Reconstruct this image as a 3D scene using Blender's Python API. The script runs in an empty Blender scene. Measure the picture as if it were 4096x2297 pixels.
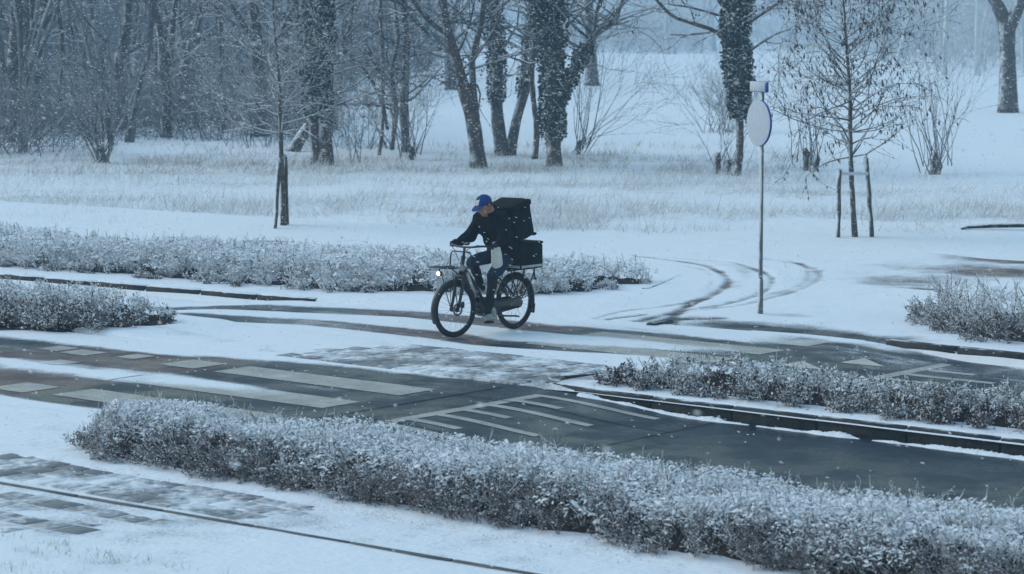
import bpy, math, random
import numpy as np
from mathutils import Vector, Matrix

SC = bpy.context.scene
COL = SC.collection
R = math.radians

# ------------------------------------------------------------------ camera, sky, sun, exposure
cam_d = bpy.data.cameras.new('camera')
cam = bpy.data.objects.new('camera', cam_d)
COL.objects.link(cam)
cam.location = (0, 0, 4.0)
cam.rotation_euler = (R(90 - 6.053), 0, 0)
cam_d.sensor_width = 36
cam_d.lens = 93.6
cam_d.clip_start = 0.5
cam_d.clip_end = 3000
cam_d.dof.use_dof = True
cam_d.dof.focus_distance = 32.0
cam_d.dof.aperture_fstop = 3.6
SC.camera = cam

SUN_EL, SUN_AZ = 40.0, 285.0
world = bpy.data.worlds.new('World')
SC.world = world
world.use_nodes = True
wn = world.node_tree.nodes
wl = world.node_tree.links
wn.clear()
w_out = wn.new('ShaderNodeOutputWorld')
w_bg = wn.new('ShaderNodeBackground')
w_sky = wn.new('ShaderNodeTexSky')
w_sky.sky_type = 'NISHITA'
w_sky.sun_disc = False
w_sky.sun_elevation = R(SUN_EL)
w_sky.sun_rotation = R(SUN_AZ)
w_sky.air_density = 3.0
w_sky.dust_density = 1.0
w_sky.ozone_density = 8.0
w_bg.inputs['Strength'].default_value = 0.15
wl.new(w_sky.outputs[0], w_bg.inputs[0])
wl.new(w_bg.outputs[0], w_out.inputs[0])

sun_d = bpy.data.lights.new('sun', 'SUN')
sun_d.energy = 0.75
sun_d.angle = R(40)
sun_d.color = (1.0, 0.96, 0.90)
sun = bpy.data.objects.new('sun', sun_d)
COL.objects.link(sun)
az = R(SUN_AZ)
to_sun = Vector((math.sin(az) * math.cos(R(SUN_EL)), math.cos(az) * math.cos(R(SUN_EL)), math.sin(R(SUN_EL))))
sun.rotation_euler = to_sun.to_track_quat('Z', 'Y').to_euler()

SC.view_settings.view_transform = 'Standard'
SC.view_settings.look = 'None'
SC.view_settings.exposure = 0.24
SC.view_settings.gamma = 1.0
SC.view_settings.use_curve_mapping = False
SC.render.engine = 'CYCLES'
cy = SC.cycles
cy.max_bounces = 5
cy.diffuse_bounces = 3
cy.glossy_bounces = 2
cy.transmission_bounces = 2
cy.volume_bounces = 1
cy.transparent_max_bounces = 4
cy.use_denoising = True
cy.use_adaptive_sampling = True
cy.adaptive_threshold = 0.02
cy.caustics_reflective = False
cy.caustics_refractive = False

rng = np.random.default_rng(7)
random.seed(7)

# ------------------------------------------------------------------ plan: u runs along the road, v across it (metres)
TH = R(40.17)
AX, AY = math.cos(TH), -math.sin(TH)
NX, NY = math.sin(TH), math.cos(TH)

def W(u, v):
    return (u * AX + v * NX, u * AY + v * NY)

def UV(x, y):
    return (x * AX + y * AY, x * NX + y * NY)

def sstep(a, b, x):
    t = np.clip((x - a) / (b - a), 0, 1)
    return t * t * (3 - 2 * t)

_perm = np.random.default_rng(3).random((256, 256))
def vnoise(x, y):
    xi = np.floor(x).astype(int); yi = np.floor(y).astype(int)
    fx = x - xi; fy = y - yi
    fx = fx * fx * (3 - 2 * fx); fy = fy * fy * (3 - 2 * fy)
    a = _perm[xi & 255, yi & 255]; b = _perm[(xi + 1) & 255, yi & 255]
    c = _perm[xi & 255, (yi + 1) & 255]; d = _perm[(xi + 1) & 255, (yi + 1) & 255]
    return (a * (1 - fx) + b * fx) * (1 - fy) + (c * (1 - fx) + d * fx) * fy

def fbm(x, y, o=4):
    s = 0; a = 0.5; t = 0
    for i in range(o):
        s = s + a * vnoise(x * 2 ** i + 17.3 * i, y * 2 ** i + 5.1 * i); t += a; a *= 0.5
    return s / t

# ------------------------------------------------------------------ object helpers
def tag(o, label=None, cat=None, group=None, kind=None):
    if label: o['label'] = label
    if cat: o['category'] = cat
    if group: o['group'] = group
    if kind: o['kind'] = kind
    return o

def empty(name, loc, rot=None):
    o = bpy.data.objects.new(name, None)
    o.location = loc
    o.empty_display_size = 0.2
    if rot: o.rotation_euler = rot
    COL.objects.link(o)
    return o

def add(name, mesh, parent=None):
    o = bpy.data.objects.new(name, mesh)
    COL.objects.link(o)
    if parent: o.parent = parent
    return o

def mesh_np(name, V, F, mats, attrs=None, smooth=False, midx=None):
    """V (n,3); F list of int arrays (m,3) or (m,4)"""
    if not isinstance(F, list): F = [F]
    F = [np.asarray(f, dtype=np.int32) for f in F if len(f)]
    V = np.asarray(V, dtype=np.float32)
    me = bpy.data.meshes.new(name)
    me.vertices.add(len(V)); me.vertices.foreach_set('co', V.ravel())
    nl = sum(f.size for f in F); npoly = sum(len(f) for f in F)
    me.loops.add(nl); me.polygons.add(npoly)
    me.loops.foreach_set('vertex_index', np.concatenate([f.ravel() for f in F]))
    tot = np.concatenate([np.full(len(f), f.shape[1], dtype=np.int32) for f in F])
    start = np.concatenate([[0], np.cumsum(tot)[:-1]]).astype(np.int32)
    me.polygons.foreach_set('loop_start', start)
    if smooth: me.polygons.foreach_set('use_smooth', np.ones(npoly, dtype=bool))
    for m in (mats if isinstance(mats, (list, tuple)) else [mats]): me.materials.append(m)
    if midx is not None: me.polygons.foreach_set('material_index', np.asarray(midx, dtype=np.int32))
    if attrs:
        for k, a in attrs.items():
            at = me.attributes.new(k, 'FLOAT', 'POINT')
            at.data.foreach_set('value', np.asarray(a, dtype=np.float32))
    me.update(calc_edges=True); me.validate()
    return me

def local(V, parent):
    if parent is None: return V
    return np.asarray(V) - np.array(parent.location)

class MB:
    """collects simple solids into one mesh"""
    def __init__(s): s.V = []; s.F = {3: [], 4: []}; s.n = 0
    def put(s, V, F):
        V = np.asarray(V, float); s.V.append(V)
        for f in F: s.F[len(f)].append([i + s.n for i in f])
        s.n += len(V)
    def box(s, c, d, M=None, bev=0.0):
        x, y, z = d[0] / 2, d[1] / 2, d[2] / 2
        if bev <= 0:
            P = [(-x,-y,-z),(x,-y,-z),(x,y,-z),(-x,y,-z),(-x,-y,z),(x,-y,z),(x,y,z),(-x,y,z)]
            F = [(3,2,1,0),(4,5,6,7),(0,1,5,4),(1,2,6,5),(2,3,7,6),(3,0,4,7)]
        else:
            b = bev; P = []; F = []
            lev = [(-z, b), (-z + b, 0), (z - b, 0), (z, b)]
            for zz, ins in lev:
                X, Y = x - ins, y - ins
                P += [(-X + b, -Y, zz), (X - b, -Y, zz), (X, -Y + b, zz), (X, Y - b, zz), (X - b, Y, zz), (-X + b, Y, zz), (-X, Y - b, zz), (-X, -Y + b, zz)]
            for k in range(3):
                for i in range(8): F.append((k*8+i, k*8+(i+1)%8, k*8+8+(i+1)%8, k*8+8+i))
            for base, rev in ((0, True), (24, False)):
                q = [(0,1,2,7),(7,2,3,6),(6,3,4,5)]
                for a in q:
                    a = tuple(base + i for i in a); F.append(a[::-1] if rev else a)
        P = np.array(P)
        if M is not None: P = P @ np.array(M.to_3x3() if hasattr(M, 'to_3x3') else M).T
        s.put(P + np.array(c), F); return s
    def tube(s, pts, rad, n=8, cap=True, closed=False):
        pts = np.asarray(pts, float); k = len(pts)
        rad = np.full(k, rad) if np.isscalar(rad) else np.asarray(rad, float)
        T = np.gradient(pts, axis=0)
        if closed: T = np.roll(pts, -1, 0) - np.roll(pts, 1, 0)
        T /= np.linalg.norm(T, axis=1)[:, None] + 1e-9
        ref = np.array([0.0, 0.0, 1.0])
        if abs(T[0] @ ref) > 0.9: ref = np.array([1.0, 0.0, 0.0])
        a = np.cross(T[0], ref); a /= np.linalg.norm(a)
        V = []
        for i in range(k):
            a = a - T[i] * (a @ T[i]); a /= np.linalg.norm(a) + 1e-9
            b = np.cross(T[i], a)
            for j in range(n):
                t = 2 * math.pi * j / n
                V.append(pts[i] + rad[i] * (math.cos(t) * a + math.sin(t) * b))
        F = []
        for i in range(k if closed else k - 1):
            i2 = (i + 1) % k
            for j in range(n):
                F.append((i*n+j, i*n+(j+1)%n, i2*n+(j+1)%n, i2*n+j))
        if cap and not closed:
            V.append(pts[0]); V.append(pts[-1]); c0 = k * n; c1 = c0 + 1
            for j in range(n):
                F.append((c0, (j+1)%n, j)); F.append((c1, (k-1)*n+j, (k-1)*n+(j+1)%n))
        s.put(V, F); return s
    def lathe(s, prof, c, axis, n=24, closed=False):
        """prof list of (r, h) along axis"""
        ax = np.array(axis, float); ax /= np.linalg.norm(ax)
        ref = np.array([0, 0, 1.0]) if abs(ax[2]) < 0.9 else np.array([1.0, 0, 0])
        a = np.cross(ax, ref); a /= np.linalg.norm(a); b = np.cross(ax, a)
        V = []; F = []; k = len(prof)
        for (r, h) in prof:
            for j in range(n):
                t = 2 * math.pi * j / n
                V.append(np.array(c) + ax * h + r * (math.cos(t) * a + math.sin(t) * b))
        for i in range(k if closed else k - 1):
            i2 = (i + 1) % k
            for j in range(n): F.append((i*n+j, i*n+(j+1)%n, i2*n+(j+1)%n, i2*n+j))
        s.put(V, F); return s
    def build(s, name, mat, parent=None, smooth=False, attrs=None):
        V = np.concatenate(s.V)
        return add(name, mesh_np(name, V, [s.F[3], s.F[4]], mat, attrs, smooth), parent)

def prisms(P0, P1, r0, r1, n=3):
    """many straight tapered sticks at once -> V, F(quads), owner index per vertex"""
    P0 = np.asarray(P0, float); P1 = np.asarray(P1, float); m = len(P0)
    D = P1 - P0; D /= np.linalg.norm(D, axis=1)[:, None] + 1e-9
    ref = np.where(np.abs(D[:, 2:3]) > 0.9, np.array([[1.0, 0, 0]]), np.array([[0, 0, 1.0]]))
    a = np.cross(D, ref); a /= np.linalg.norm(a, axis=1)[:, None] + 1e-9
    b = np.cross(D, a)
    V = np.empty((m, 2 * n, 3))
    r0 = np.broadcast_to(np.asarray(r0, float), (m,)); r1 = np.broadcast_to(np.asarray(r1, float), (m,))
    for j in range(n):
        t = 2 * math.pi * j / n + 0.5
        o = math.cos(t) * a + math.sin(t) * b
        V[:, j] = P0 + r0[:, None] * o; V[:, n + j] = P1 + r1[:, None] * o
    base = (np.arange(m) * 2 * n)[:, None]
    F = np.concatenate([base + np.array([[j, (j+1) % n, n + (j+1) % n, n + j]]) for j in range(n)])
    return V.reshape(-1, 3), F, np.repeat(np.arange(m), 2 * n)

def cones(P0, P1, r0, n=3):
    """many thin twigs that run out to a point"""
    P0 = np.asarray(P0, float); P1 = np.asarray(P1, float); m = len(P0)
    D = P1 - P0; D /= np.linalg.norm(D, axis=1)[:, None] + 1e-9
    ref = np.where(np.abs(D[:, 2:3]) > 0.9, np.array([[1.0, 0, 0]]), np.array([[0, 0, 1.0]]))
    a = np.cross(D, ref); a /= np.linalg.norm(a, axis=1)[:, None] + 1e-9
    b = np.cross(D, a); V = np.empty((m, n + 1, 3)); r0 = np.broadcast_to(np.asarray(r0, float), (m,))
    for j in range(n):
        t = 2 * math.pi * j / n + 0.5; V[:, j] = P0 + r0[:, None] * (math.cos(t) * a + math.sin(t) * b)
    V[:, n] = P1
    base = (np.arange(m) * (n + 1))[:, None]
    F = np.concatenate([base + np.array([[j, (j + 1) % n, n]]) for j in range(n)])
    return V.reshape(-1, 3), F, np.repeat(np.arange(m), n + 1)

def leaf_quads(P, D, S, L, Wd, bend=0.15):
    """folded leaves: 4 tips; P base, D length dir, S side dir"""
    m = len(P)
    Nn = np.cross(D, S)
    L = np.asarray(L)[:, None]; Wd = np.asarray(Wd)[:, None]
    V = np.empty((m, 4, 3))
    V[:, 0] = P; V[:, 1] = P + D * L * 0.5 + S * Wd * 0.5 + Nn * L * bend
    V[:, 2] = P + D * L; V[:, 3] = P + D * L * 0.5 - S * Wd * 0.5 + Nn * L * bend
    b = (np.arange(m) * 4)[:, None]
    F = np.concatenate([b + np.array([[0, 1, 2]]), b + np.array([[0, 2, 3]])])
    return V.reshape(-1, 3), F, np.repeat(np.arange(m), 4)

def rdir(m, up=0.0):
    d = rng.normal(size=(m, 3)); d[:, 2] += up
    return d / (np.linalg.norm(d, axis=1)[:, None] + 1e-9)
# ------------------------------------------------------------------ materials
class N:
    def __init__(s, name):
        s.m = bpy.data.materials.new(name); s.m.use_nodes = True
        s.nt = s.m.node_tree; s.nt.nodes.clear()
        s.out = s.nt.nodes.new('ShaderNodeOutputMaterial')
        s.b = s.nt.nodes.new('ShaderNodeBsdfPrincipled')
        s.nt.links.new(s.b.outputs[0], s.out.inputs[0])
    def set(s, node, key, v):
        sock = node.inputs[key]
        if isinstance(v, bpy.types.NodeSocket): s.nt.links.new(v, sock)
        else:
            if hasattr(sock.default_value, '__len__') and not hasattr(v, '__len__'): v = (v,) * len(sock.default_value)
            if hasattr(v, '__len__') and len(v) == 3 and len(sock.default_value) == 4: v = tuple(v) + (1,)
            sock.default_value = v
    def node(s, t, out=0, **kw):
        n = s.nt.nodes.new(t)
        for k, v in kw.items():
            if k.startswith('_'): setattr(n, k[1:], v)
        for k, v in kw.items():
            if not k.startswith('_'): s.set(n, int(k[1:]) if k[0] == 'i' and k[1:].isdigit() else k.replace('__', ' '), v)
        return n.outputs[out]
    def pos(s): return s.node('ShaderNodeNewGeometry', 0)
    def nrm(s): return s.node('ShaderNodeNewGeometry', 1)
    def attr(s, name): return s.node('ShaderNodeAttribute', 2, _attribute_name=name)
    def noise(s, scale, detail=3, vec=None, rough=0.55):
        return s.node('ShaderNodeTexNoise', 0, Vector=vec or s.pos(), Scale=scale, Detail=detail, Roughness=rough)
    def scalev(s, v3): return s.node('ShaderNodeVectorMath', 0, _operation='MULTIPLY', i0=s.pos(), i1=v3)
    def math(s, op, a, b=0.0, clamp=False): return s.node('ShaderNodeMath', 0, _operation=op, _use_clamp=clamp, i0=a, i1=b)
    def rng(s, v, a, b, c=0.0, d=1.0): 
        return s.node('ShaderNodeMapRange', 0, _interpolation_type='SMOOTHSTEP', i0=v, i1=a, i2=b, i3=c, i4=d)
    def mix(s, f, a, b):
        n = s.nt.nodes.new('ShaderNodeMix'); n.data_type = 'RGBA'
        s.set(n, 0, f); s.set(n, 6, a); s.set(n, 7, b)
        return n.outputs[2]
    def bump(s, h, strength=0.3, dist=0.02):
        o = s.node('ShaderNodeBump', 0, Strength=strength, Distance=dist, Height=h); s.set(s.b, 'Normal', o)
    def dot(s, d):
        return s.node('ShaderNodeVectorMath', 1, _operation='DOT_PRODUCT', i0=s.nrm(), i1=d)
    def fin(s, col, rough=0.7, spec=0.4, metal=0.0):
        s.set(s.b, 'Base Color', col); s.set(s.b, 'Roughness', rough)
        s.set(s.b, 'Specular IOR Level', spec); s.set(s.b, 'Metallic', metal)
        return s.m

SNOW = (0.80, 0.83, 0.86)
WIND = Vector((-0.45, -0.25, 0.85)).normalized()

def plain(name, col, rough=0.6, spec=0.4, metal=0.0, var=0.25, scale=12):
    n = N(name)
    f = n.rng(n.noise(scale, 4), 0.3, 0.7)
    return n.fin(n.mix(f, tuple(c * (1 - var) for c in col), tuple(min(1, c * (1 + var)) for c in col)), rough, spec, metal)

def frosted(name, ca, cb, lo=0.2, hi=0.7, amount=1.0, scale=9, rough=0.8, d=WIND, patch=6.0, attr=True, spec=0.25):
    """bark, twigs, leaves and dark solids with snow lying on the sides turned to sky and wind"""
    n = N(name)
    base = n.mix(n.rng(n.noise(scale, 4), 0.35, 0.65), ca, cb)
    k = n.math('ADD', n.dot(d), n.math('MULTIPLY', n.math('SUBTRACT', n.noise(patch, 4), 0.5), 1.2))
    f = n.math('MULTIPLY', n.rng(k, lo, hi), amount)
    if attr: f = n.math('ADD', f, n.attr('frost'), True)
    f = n.math('MINIMUM', f, 0.97)
    n.bump(n.noise(scale * 4, 4), 0.4, 0.01)
    return n.fin(n.mix(f, base, SNOW), rough, spec)

def mat_snow():
    n = N('snow')
    thin = n.attr('thin')
    k = n.math('ADD', thin, n.math('MULTIPLY', n.math('SUBTRACT', n.noise(7.0, 6, n.scalev((1, 0.55, 1)), 0.7), 0.5), 1.1))
    grass = n.mix(n.rng(n.noise(2.2, 4), 0.35, 0.65), (0.30, 0.255, 0.20), (0.20, 0.18, 0.14))
    f = n.rng(k, 0.35, 1.0, 0.0, 0.75)
    h = n.math('ADD', n.noise(3.0, 6), n.math('MULTIPLY', n.noise(30, 4), 0.25))
    n.bump(h, 0.5, 0.06)
    return n.fin(n.mix(f, SNOW, grass), 0.75, 0.3)

def mat_road(name, base_a, base_b, rough=0.36):
    n = N(name)
    cover = n.attr('cover'); red = n.attr('red')
    asphalt = n.mix(n.rng(n.noise(70, 3), 0.4, 0.62), tuple(c * 0.75 for c in base_a), tuple(c * 1.25 for c in base_b))
    asphalt = n.mix(n.rng(n.noise(0.9, 4), 0.3, 0.7, 0.0, 0.5), asphalt, tuple(c * 1.5 for c in base_b))
    brick = n.mix(n.rng(n.noise(5, 4), 0.35, 0.65), (0.105, 0.052, 0.053), (0.066, 0.040, 0.044))
    dry = n.mix(red, asphalt, brick)
    nz = n.math('SUBTRACT', n.noise(2.2, 6, n.scalev((1, 1, 1)), 0.62), 0.5)
    fine = n.math('SUBTRACT', n.noise(40, 3), 0.5)
    k = n.math('ADD', cover, n.math('ADD', n.math('MULTIPLY', nz, 0.75), n.math('MULTIPLY', fine, 0.5)))
    f = n.rng(k, 0.26, 0.80)
    col = n.mix(f, dry, SNOW)
    wet = n.rng(n.noise(1.6, 4), 0.35, 0.65, -0.14, 0.16)
    rg = n.math('ADD', n.math('MULTIPLY', f, 0.35), n.math('ADD', wet, rough))
    lum = n.math('MULTIPLY', n.math('MULTIPLY', f, 2.2), n.math('ADD', n.noise(2.5, 5), n.math('MULTIPLY', n.noise(16, 4), 0.35)))
    n.bump(n.math('ADD', n.math('ADD', f, lum), n.math('MULTIPLY', n.noise(90, 2), 0.15)), 0.5, 0.026)
    return n.fin(col, rg, 0.15)

def mat_paint(name='road_paint', ca=(0.30, 0.285, 0.26), cb=(0.42, 0.395, 0.355)):
    n = N(name)
    cover = n.attr('cover')
    worn = n.math('SUBTRACT', n.noise(9, 6, None, 0.7), 0.5)
    paint = n.mix(n.rng(n.noise(3, 3), 0.3, 0.7), ca, cb)
    paint = n.mix(n.rng(worn, 0.04, 0.20, 0, 0.8), paint, (0.07, 0.07, 0.075))
    nz = n.math('SUBTRACT', n.noise(2.2, 6, n.scalev((1, 1, 1)), 0.62), 0.5)
    fine = n.math('SUBTRACT', n.noise(40, 3), 0.5)
    k = n.math('ADD', cover, n.math('ADD', n.math('MULTIPLY', nz, 0.75), n.math('MULTIPLY', fine, 0.5)))
    return n.fin(n.mix(n.rng(k, 0.26, 0.80), paint, SNOW), 0.45, 0.4)

def mat_tile():
    n = N('paving_tile')
    rnd = n.node('ShaderNodeObjectInfo', 5) if False else n.node('ShaderNodeObjectInfo', 'Random')
    base = n.mix(rnd, (0.10, 0.10, 0.105), (0.17, 0.165, 0.16))
    k = n.math('ADD', n.noise(1.3, 5), n.math('MULTIPLY', n.math('SUBTRACT', n.noise(14, 4), 0.5), 0.5))
    k = n.math('ADD', k, n.math('MULTIPLY', n.math('SUBTRACT', rnd, 0.5), 0.12))
    f = n.rng(k, 0.38, 0.68, 0.08, 0.93)
    return n.fin(n.mix(f, base, SNOW), 0.6, 0.4)

M = {}
M['snow'] = mat_snow()
M['road'] = mat_road('wet_asphalt', (0.011, 0.016, 0.025), (0.022, 0.030, 0.042))
M['cycle'] = mat_road('red_asphalt', (0.15, 0.065, 0.058), (0.10, 0.05, 0.048), 0.5)
M['pave'] = mat_road('paving', (0.09, 0.09, 0.095), (0.13, 0.125, 0.12), 0.5)
M['path_snow'] = mat_road('snowy_paving', (0.09, 0.09, 0.095), (0.13, 0.125, 0.12), 0.5)
def add_tile_relief(mat):
    nt = mat.node_tree; n = N.__new__(N); n.m = mat; n.nt = nt; n.b = [q for q in nt.nodes if q.type == 'BSDF_PRINCIPLED'][0]
    old = [q for q in nt.nodes if q.type == 'BUMP'][0]
    mp = n.node('ShaderNodeMapping', 0, Vector=n.pos(), Rotation=(0, 0, TH), Scale=(1, 1, 1))
    br = nt.nodes.new('ShaderNodeTexBrick'); n.set(br, 'Vector', mp); n.set(br, 'Scale', 1.0); n.set(br, 'Mortar Size', 0.03); n.set(br, 'Mortar Smooth', 0.9)
    n.set(br, 'Brick Width', 0.3); n.set(br, 'Row Height', 0.3)
    k = n.math('MULTIPLY', br.outputs['Fac'], n.rng(n.noise(0.8, 3), 0.35, 0.65, 0.1, 1.0))
    b2 = nt.nodes.new('ShaderNodeBump'); b2.inputs['Strength'].default_value = 0.2; b2.inputs['Distance'].default_value = 0.02
    n.set(b2, 'Height', k); nt.links.new(old.outputs[0], b2.inputs['Normal']); n.set(n.b, 'Normal', b2.outputs[0])
add_tile_relief(M['path_snow'])
M['paint'] = mat_paint()
M['paint_new'] = mat_paint('fresh_road_paint', (0.48, 0.43, 0.36), (0.60, 0.54, 0.46))
M['tile'] = mat_tile()
M['kerb'] = frosted('kerb_concrete', (0.014, 0.015, 0.017), (0.032, 0.033, 0.035), 0.85, 1.25, 0.95, 14, 0.6, Vector((0, 0, 1)), 4, False)
M['kerb_snowy'] = frosted('snowy_kerb', (0.014, 0.015, 0.017), (0.032, 0.033, 0.035), 0.5, 0.85, 0.97, 14, 0.6, Vector((0, 0, 1)), 4, False)
M['lip'] = frosted('snow_lip', (0.5, 0.52, 0.55), SNOW, 0.0, 0.4, 1.0, 14, 0.8, Vector((0, 0, 1)), 6, False)
M['twig'] = frosted('twig', (0.056, 0.039, 0.039), (0.095, 0.070, 0.068), 0.40, 1.05, 0.55, 25)
M['leaf'] = frosted('brown_leaf', (0.11, 0.040, 0.030), (0.055, 0.040, 0.033), 0.30, 0.95, 0.8, 30)
M['green_leaf'] = frosted('green_leaf', (0.035, 0.05, 0.03), (0.06, 0.065, 0.035), 0.15, 0.7, 0.85, 30)
M['bark'] = frosted('bark', (0.06, 0.05, 0.045), (0.115, 0.095, 0.085), 0.62, 1.15, 0.9, 6, 0.9, Vector((-0.75, -0.35, 0.55)).normalized(), 5)
M['brown_bark'] = frosted('brown_bark', (0.06, 0.046, 0.041), (0.10, 0.077, 0.068), 0.55, 1.15, 0.85, 6, 0.9, Vector((-0.75, -0.35, 0.55)).normalized(), 5)
M['branch'] = frosted('branch', (0.034, 0.033, 0.034), (0.062, 0.058, 0.057), 0.5, 1.05, 0.55, 10, 0.8, WIND, 1.2)
M['ivy'] = frosted('ivy_leaf', (0.014, 0.026, 0.02), (0.028, 0.042, 0.03), 0.65, 1.15, 0.85, 12, 0.5)
M['dry_leaf'] = frosted('dry_leaf', (0.09, 0.05, 0.04), (0.06, 0.045, 0.04), 0.5, 1.0, 0.6, 20)
M['grass'] = frosted('dry_grass', (0.36, 0.29, 0.21), (0.26, 0.21, 0.155), 0.3, 0.9, 0.5, 3)
M['stake'] = frosted('stake_wood', (0.06, 0.055, 0.05), (0.10, 0.09, 0.08), 0.4, 0.95, 0.9, 12, 0.9, Vector((-0.75, -0.35, 0.55)).normalized(), 5, False)
M['wood_far'] = frosted('far_twig', (0.024, 0.026, 0.029), (0.05, 0.05, 0.052), 0.5, 1.1, 0.3, 3)
M['haze_twig'] = frosted('haze_paled_twig', (0.20, 0.215, 0.235), (0.32, 0.335, 0.355), 0.5, 1.1, 0.3, 3)  # far twigs paled in base colour to stand in for distance haze
M['turf'] = frosted('winter_turf', (0.16, 0.19, 0.09), (0.24, 0.22, 0.13), 0.5, 1.1, 0.3, 6)
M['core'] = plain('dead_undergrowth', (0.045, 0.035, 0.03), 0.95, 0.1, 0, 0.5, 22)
M['tar'] = plain('tar_joint', (0.008, 0.009, 0.010), 0.7, 0.2, 0, 0.3)
M['flake'] = plain('snowflake', (0.85, 0.87, 0.9), 0.9, 0.1, 0, 0.02)
M['black_paint'] = plain('black_paint', (0.012, 0.013, 0.015), 0.35, 0.5, 0, 0.2)
M['rubber'] = plain('rubber', (0.014, 0.014, 0.015), 0.75, 0.3, 0, 0.3, 40)
M['steel'] = plain('spoke_steel', (0.16, 0.165, 0.17), 0.4, 0.5, 0.8, 0.2)
M['silver'] = plain('silver_panel', (0.42, 0.44, 0.46), 0.45, 0.5, 0.3, 0.15)
M['pole'] = frosted('galvanised_pole', (0.13, 0.135, 0.14), (0.18, 0.185, 0.19), 0.35, 0.75, 0.95, 8, 0.5, Vector((-0.85, -0.45, 0.2)).normalized(), 3, False)
M['blue'] = plain('blue_sign', (0.010, 0.055, 0.30), 0.4, 0.5, 0, 0.1)
M['plaster'] = plain('windblown_snow', (0.50, 0.54, 0.61), 0.85, 0.2, 0, 0.06, 30)
M['white_steel'] = plain('white_steel', (0.62, 0.63, 0.65), 0.5, 0.4, 0, 0.08)
M['jacket'] = frosted('black_jacket', (0.005, 0.006, 0.007), (0.009, 0.010, 0.012), 1.1, 1.6, 0.2, 18, 0.85, WIND, 9, False, 0.06)
M['bag'] = frosted('black_bag', (0.005, 0.006, 0.0065), (0.009, 0.010, 0.011), 1.15, 1.6, 0.2, 18, 0.8, WIND, 12, False, 0.08)
M['jeans'] = plain('dark_jeans', (0.016, 0.026, 0.055), 0.85, 0.2, 0, 0.35, 30)
M['trousers'] = plain('black_trousers', (0.011, 0.012, 0.014), 0.8, 0.25, 0, 0.3, 30)
M['skin'] = plain('skin', (0.36, 0.18, 0.135), 0.55, 0.4, 0, 0.12, 30)
M['cap'] = plain('blue_cap', (0.012, 0.045, 0.20), 0.8, 0.2, 0, 0.15, 60)
M['cap_dark'] = plain('cap_edge', (0.01, 0.013, 0.03), 0.8, 0.2)
M['hair'] = plain('dark_hair', (0.02, 0.016, 0.014), 0.7, 0.3)
M['white_cloth'] = plain('white_bag', (0.60, 0.60, 0.56), 0.7, 0.3, 0, 0.08, 30)
M['yellow'] = plain('yellow_mark', (0.5, 0.38, 0.06), 0.7, 0.3)
M['red_glass'] = plain('red_glass', (0.35, 0.01, 0.012), 0.2, 0.5)
M['shoe'] = plain('grey_shoe', (0.30, 0.31, 0.32), 0.7, 0.3, 0, 0.35, 30)
def mat_lamp():
    n = N('lit_lamp'); n.fin((1, 0.9, 0.7)); n.set(n.b, 'Emission Color', (1.0, 0.82, 0.55)); n.set(n.b, 'Emission Strength', 7.0)
    return n.m
M['lamp'] = mat_lamp()
# ------------------------------------------------------------------ ground, roads, kerbs, markings
FE_U = [-60, -40, -31, -28, -25.5, -23, -21.5, -18, -14, 0, 20]
FE_V = [22.6, 24.0, 24.9, 25.2, 25.5, 25.9, 26.3, 26.8, 26.6, 26.4, 26.2]
def fe(u): return np.interp(u, FE_U, FE_V)
V_NEAR, V_MED, V_FAR = 17.2, 21.3, 23.2

def z_road(u):
    u = np.asarray(u, float)
    return -0.10 * sstep(-17.25, -15.4, u) - 0.10 * sstep(-25.2, -27.0, u)

def seg_dist(U, V, pts):
    d = np.full(U.shape, 1e9); t_all = np.zeros(U.shape)
    for (a, b) in zip(pts[:-1], pts[1:]):
        ax, ay = a[0], a[1]; bx, by = b[0], b[1]
        L2 = (bx - ax) ** 2 + (by - ay) ** 2
        t = np.clip(((U - ax) * (bx - ax) + (V - ay) * (by - ay)) / L2, 0, 1)
        dd = np.hypot(U - ax - t * (bx - ax), V - ay - t * (by - ay))
        d = np.minimum(d, dd)
    return d

def smooth_line(pts, n=8):
    p = np.array(pts, float); out = []
    q = np.vstack([2 * p[0] - p[1], p, 2 * p[-1] - p[-2]])
    for i in range(1, len(q) - 2):
        for t in np.linspace(0, 1, n, endpoint=False):
            a, b, c, d = q[i-1], q[i], q[i+1], q[i+2]
            out.append(0.5 * (2*b + (c-a)*t + (2*a-5*b+4*c-d)*t*t + (3*b-a-3*c+d)*t**3))
    out.append(p[-1]); return np.array(out)

def near_cover(U, V):
    wob = (fbm(U * 0.8, V * 1.6) - 0.5) * 0.5
    c = 0.15 + 0.25 * (fbm(U * 0.35 + 3, V * 2.2) - 0.4) + 0.65 * (fbm(U * 0.5 + 8, V * 5.5, 4) - 0.5) * sstep(-15.0, -18.0, U)
    c = c + 0.70 * np.exp(-((V + wob * 0.5 - 19.15 - 0.05 * (U + 22)) / 0.30) ** 2) * sstep(-18.6, -21.0, U)
    edge = np.interp(U, [-40, -25, -23, -21, -18.5, -10], [20.3, 20.45, 20.55, 21.15, 21.35, 21.6])
    c = c + 0.9 * sstep(-0.12, 0.18, V + wob * 0.5 - edge)
    low = np.interp(U, [-40, -22, -20, -17, -8], [17.25, 17.3, 17.2, 17.0, 17.0])
    c = c + 0.9 * sstep(0.25, -0.15, V + wob * 0.5 - low)
    c = c - 0.15 * sstep(-17.5, -15.5, U)
    return np.clip(c, 0, 1.2)

def near_red(U, V):
    return sstep(-24.35, -24.25, U) * sstep(-21.28, -21.34, U)

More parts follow.
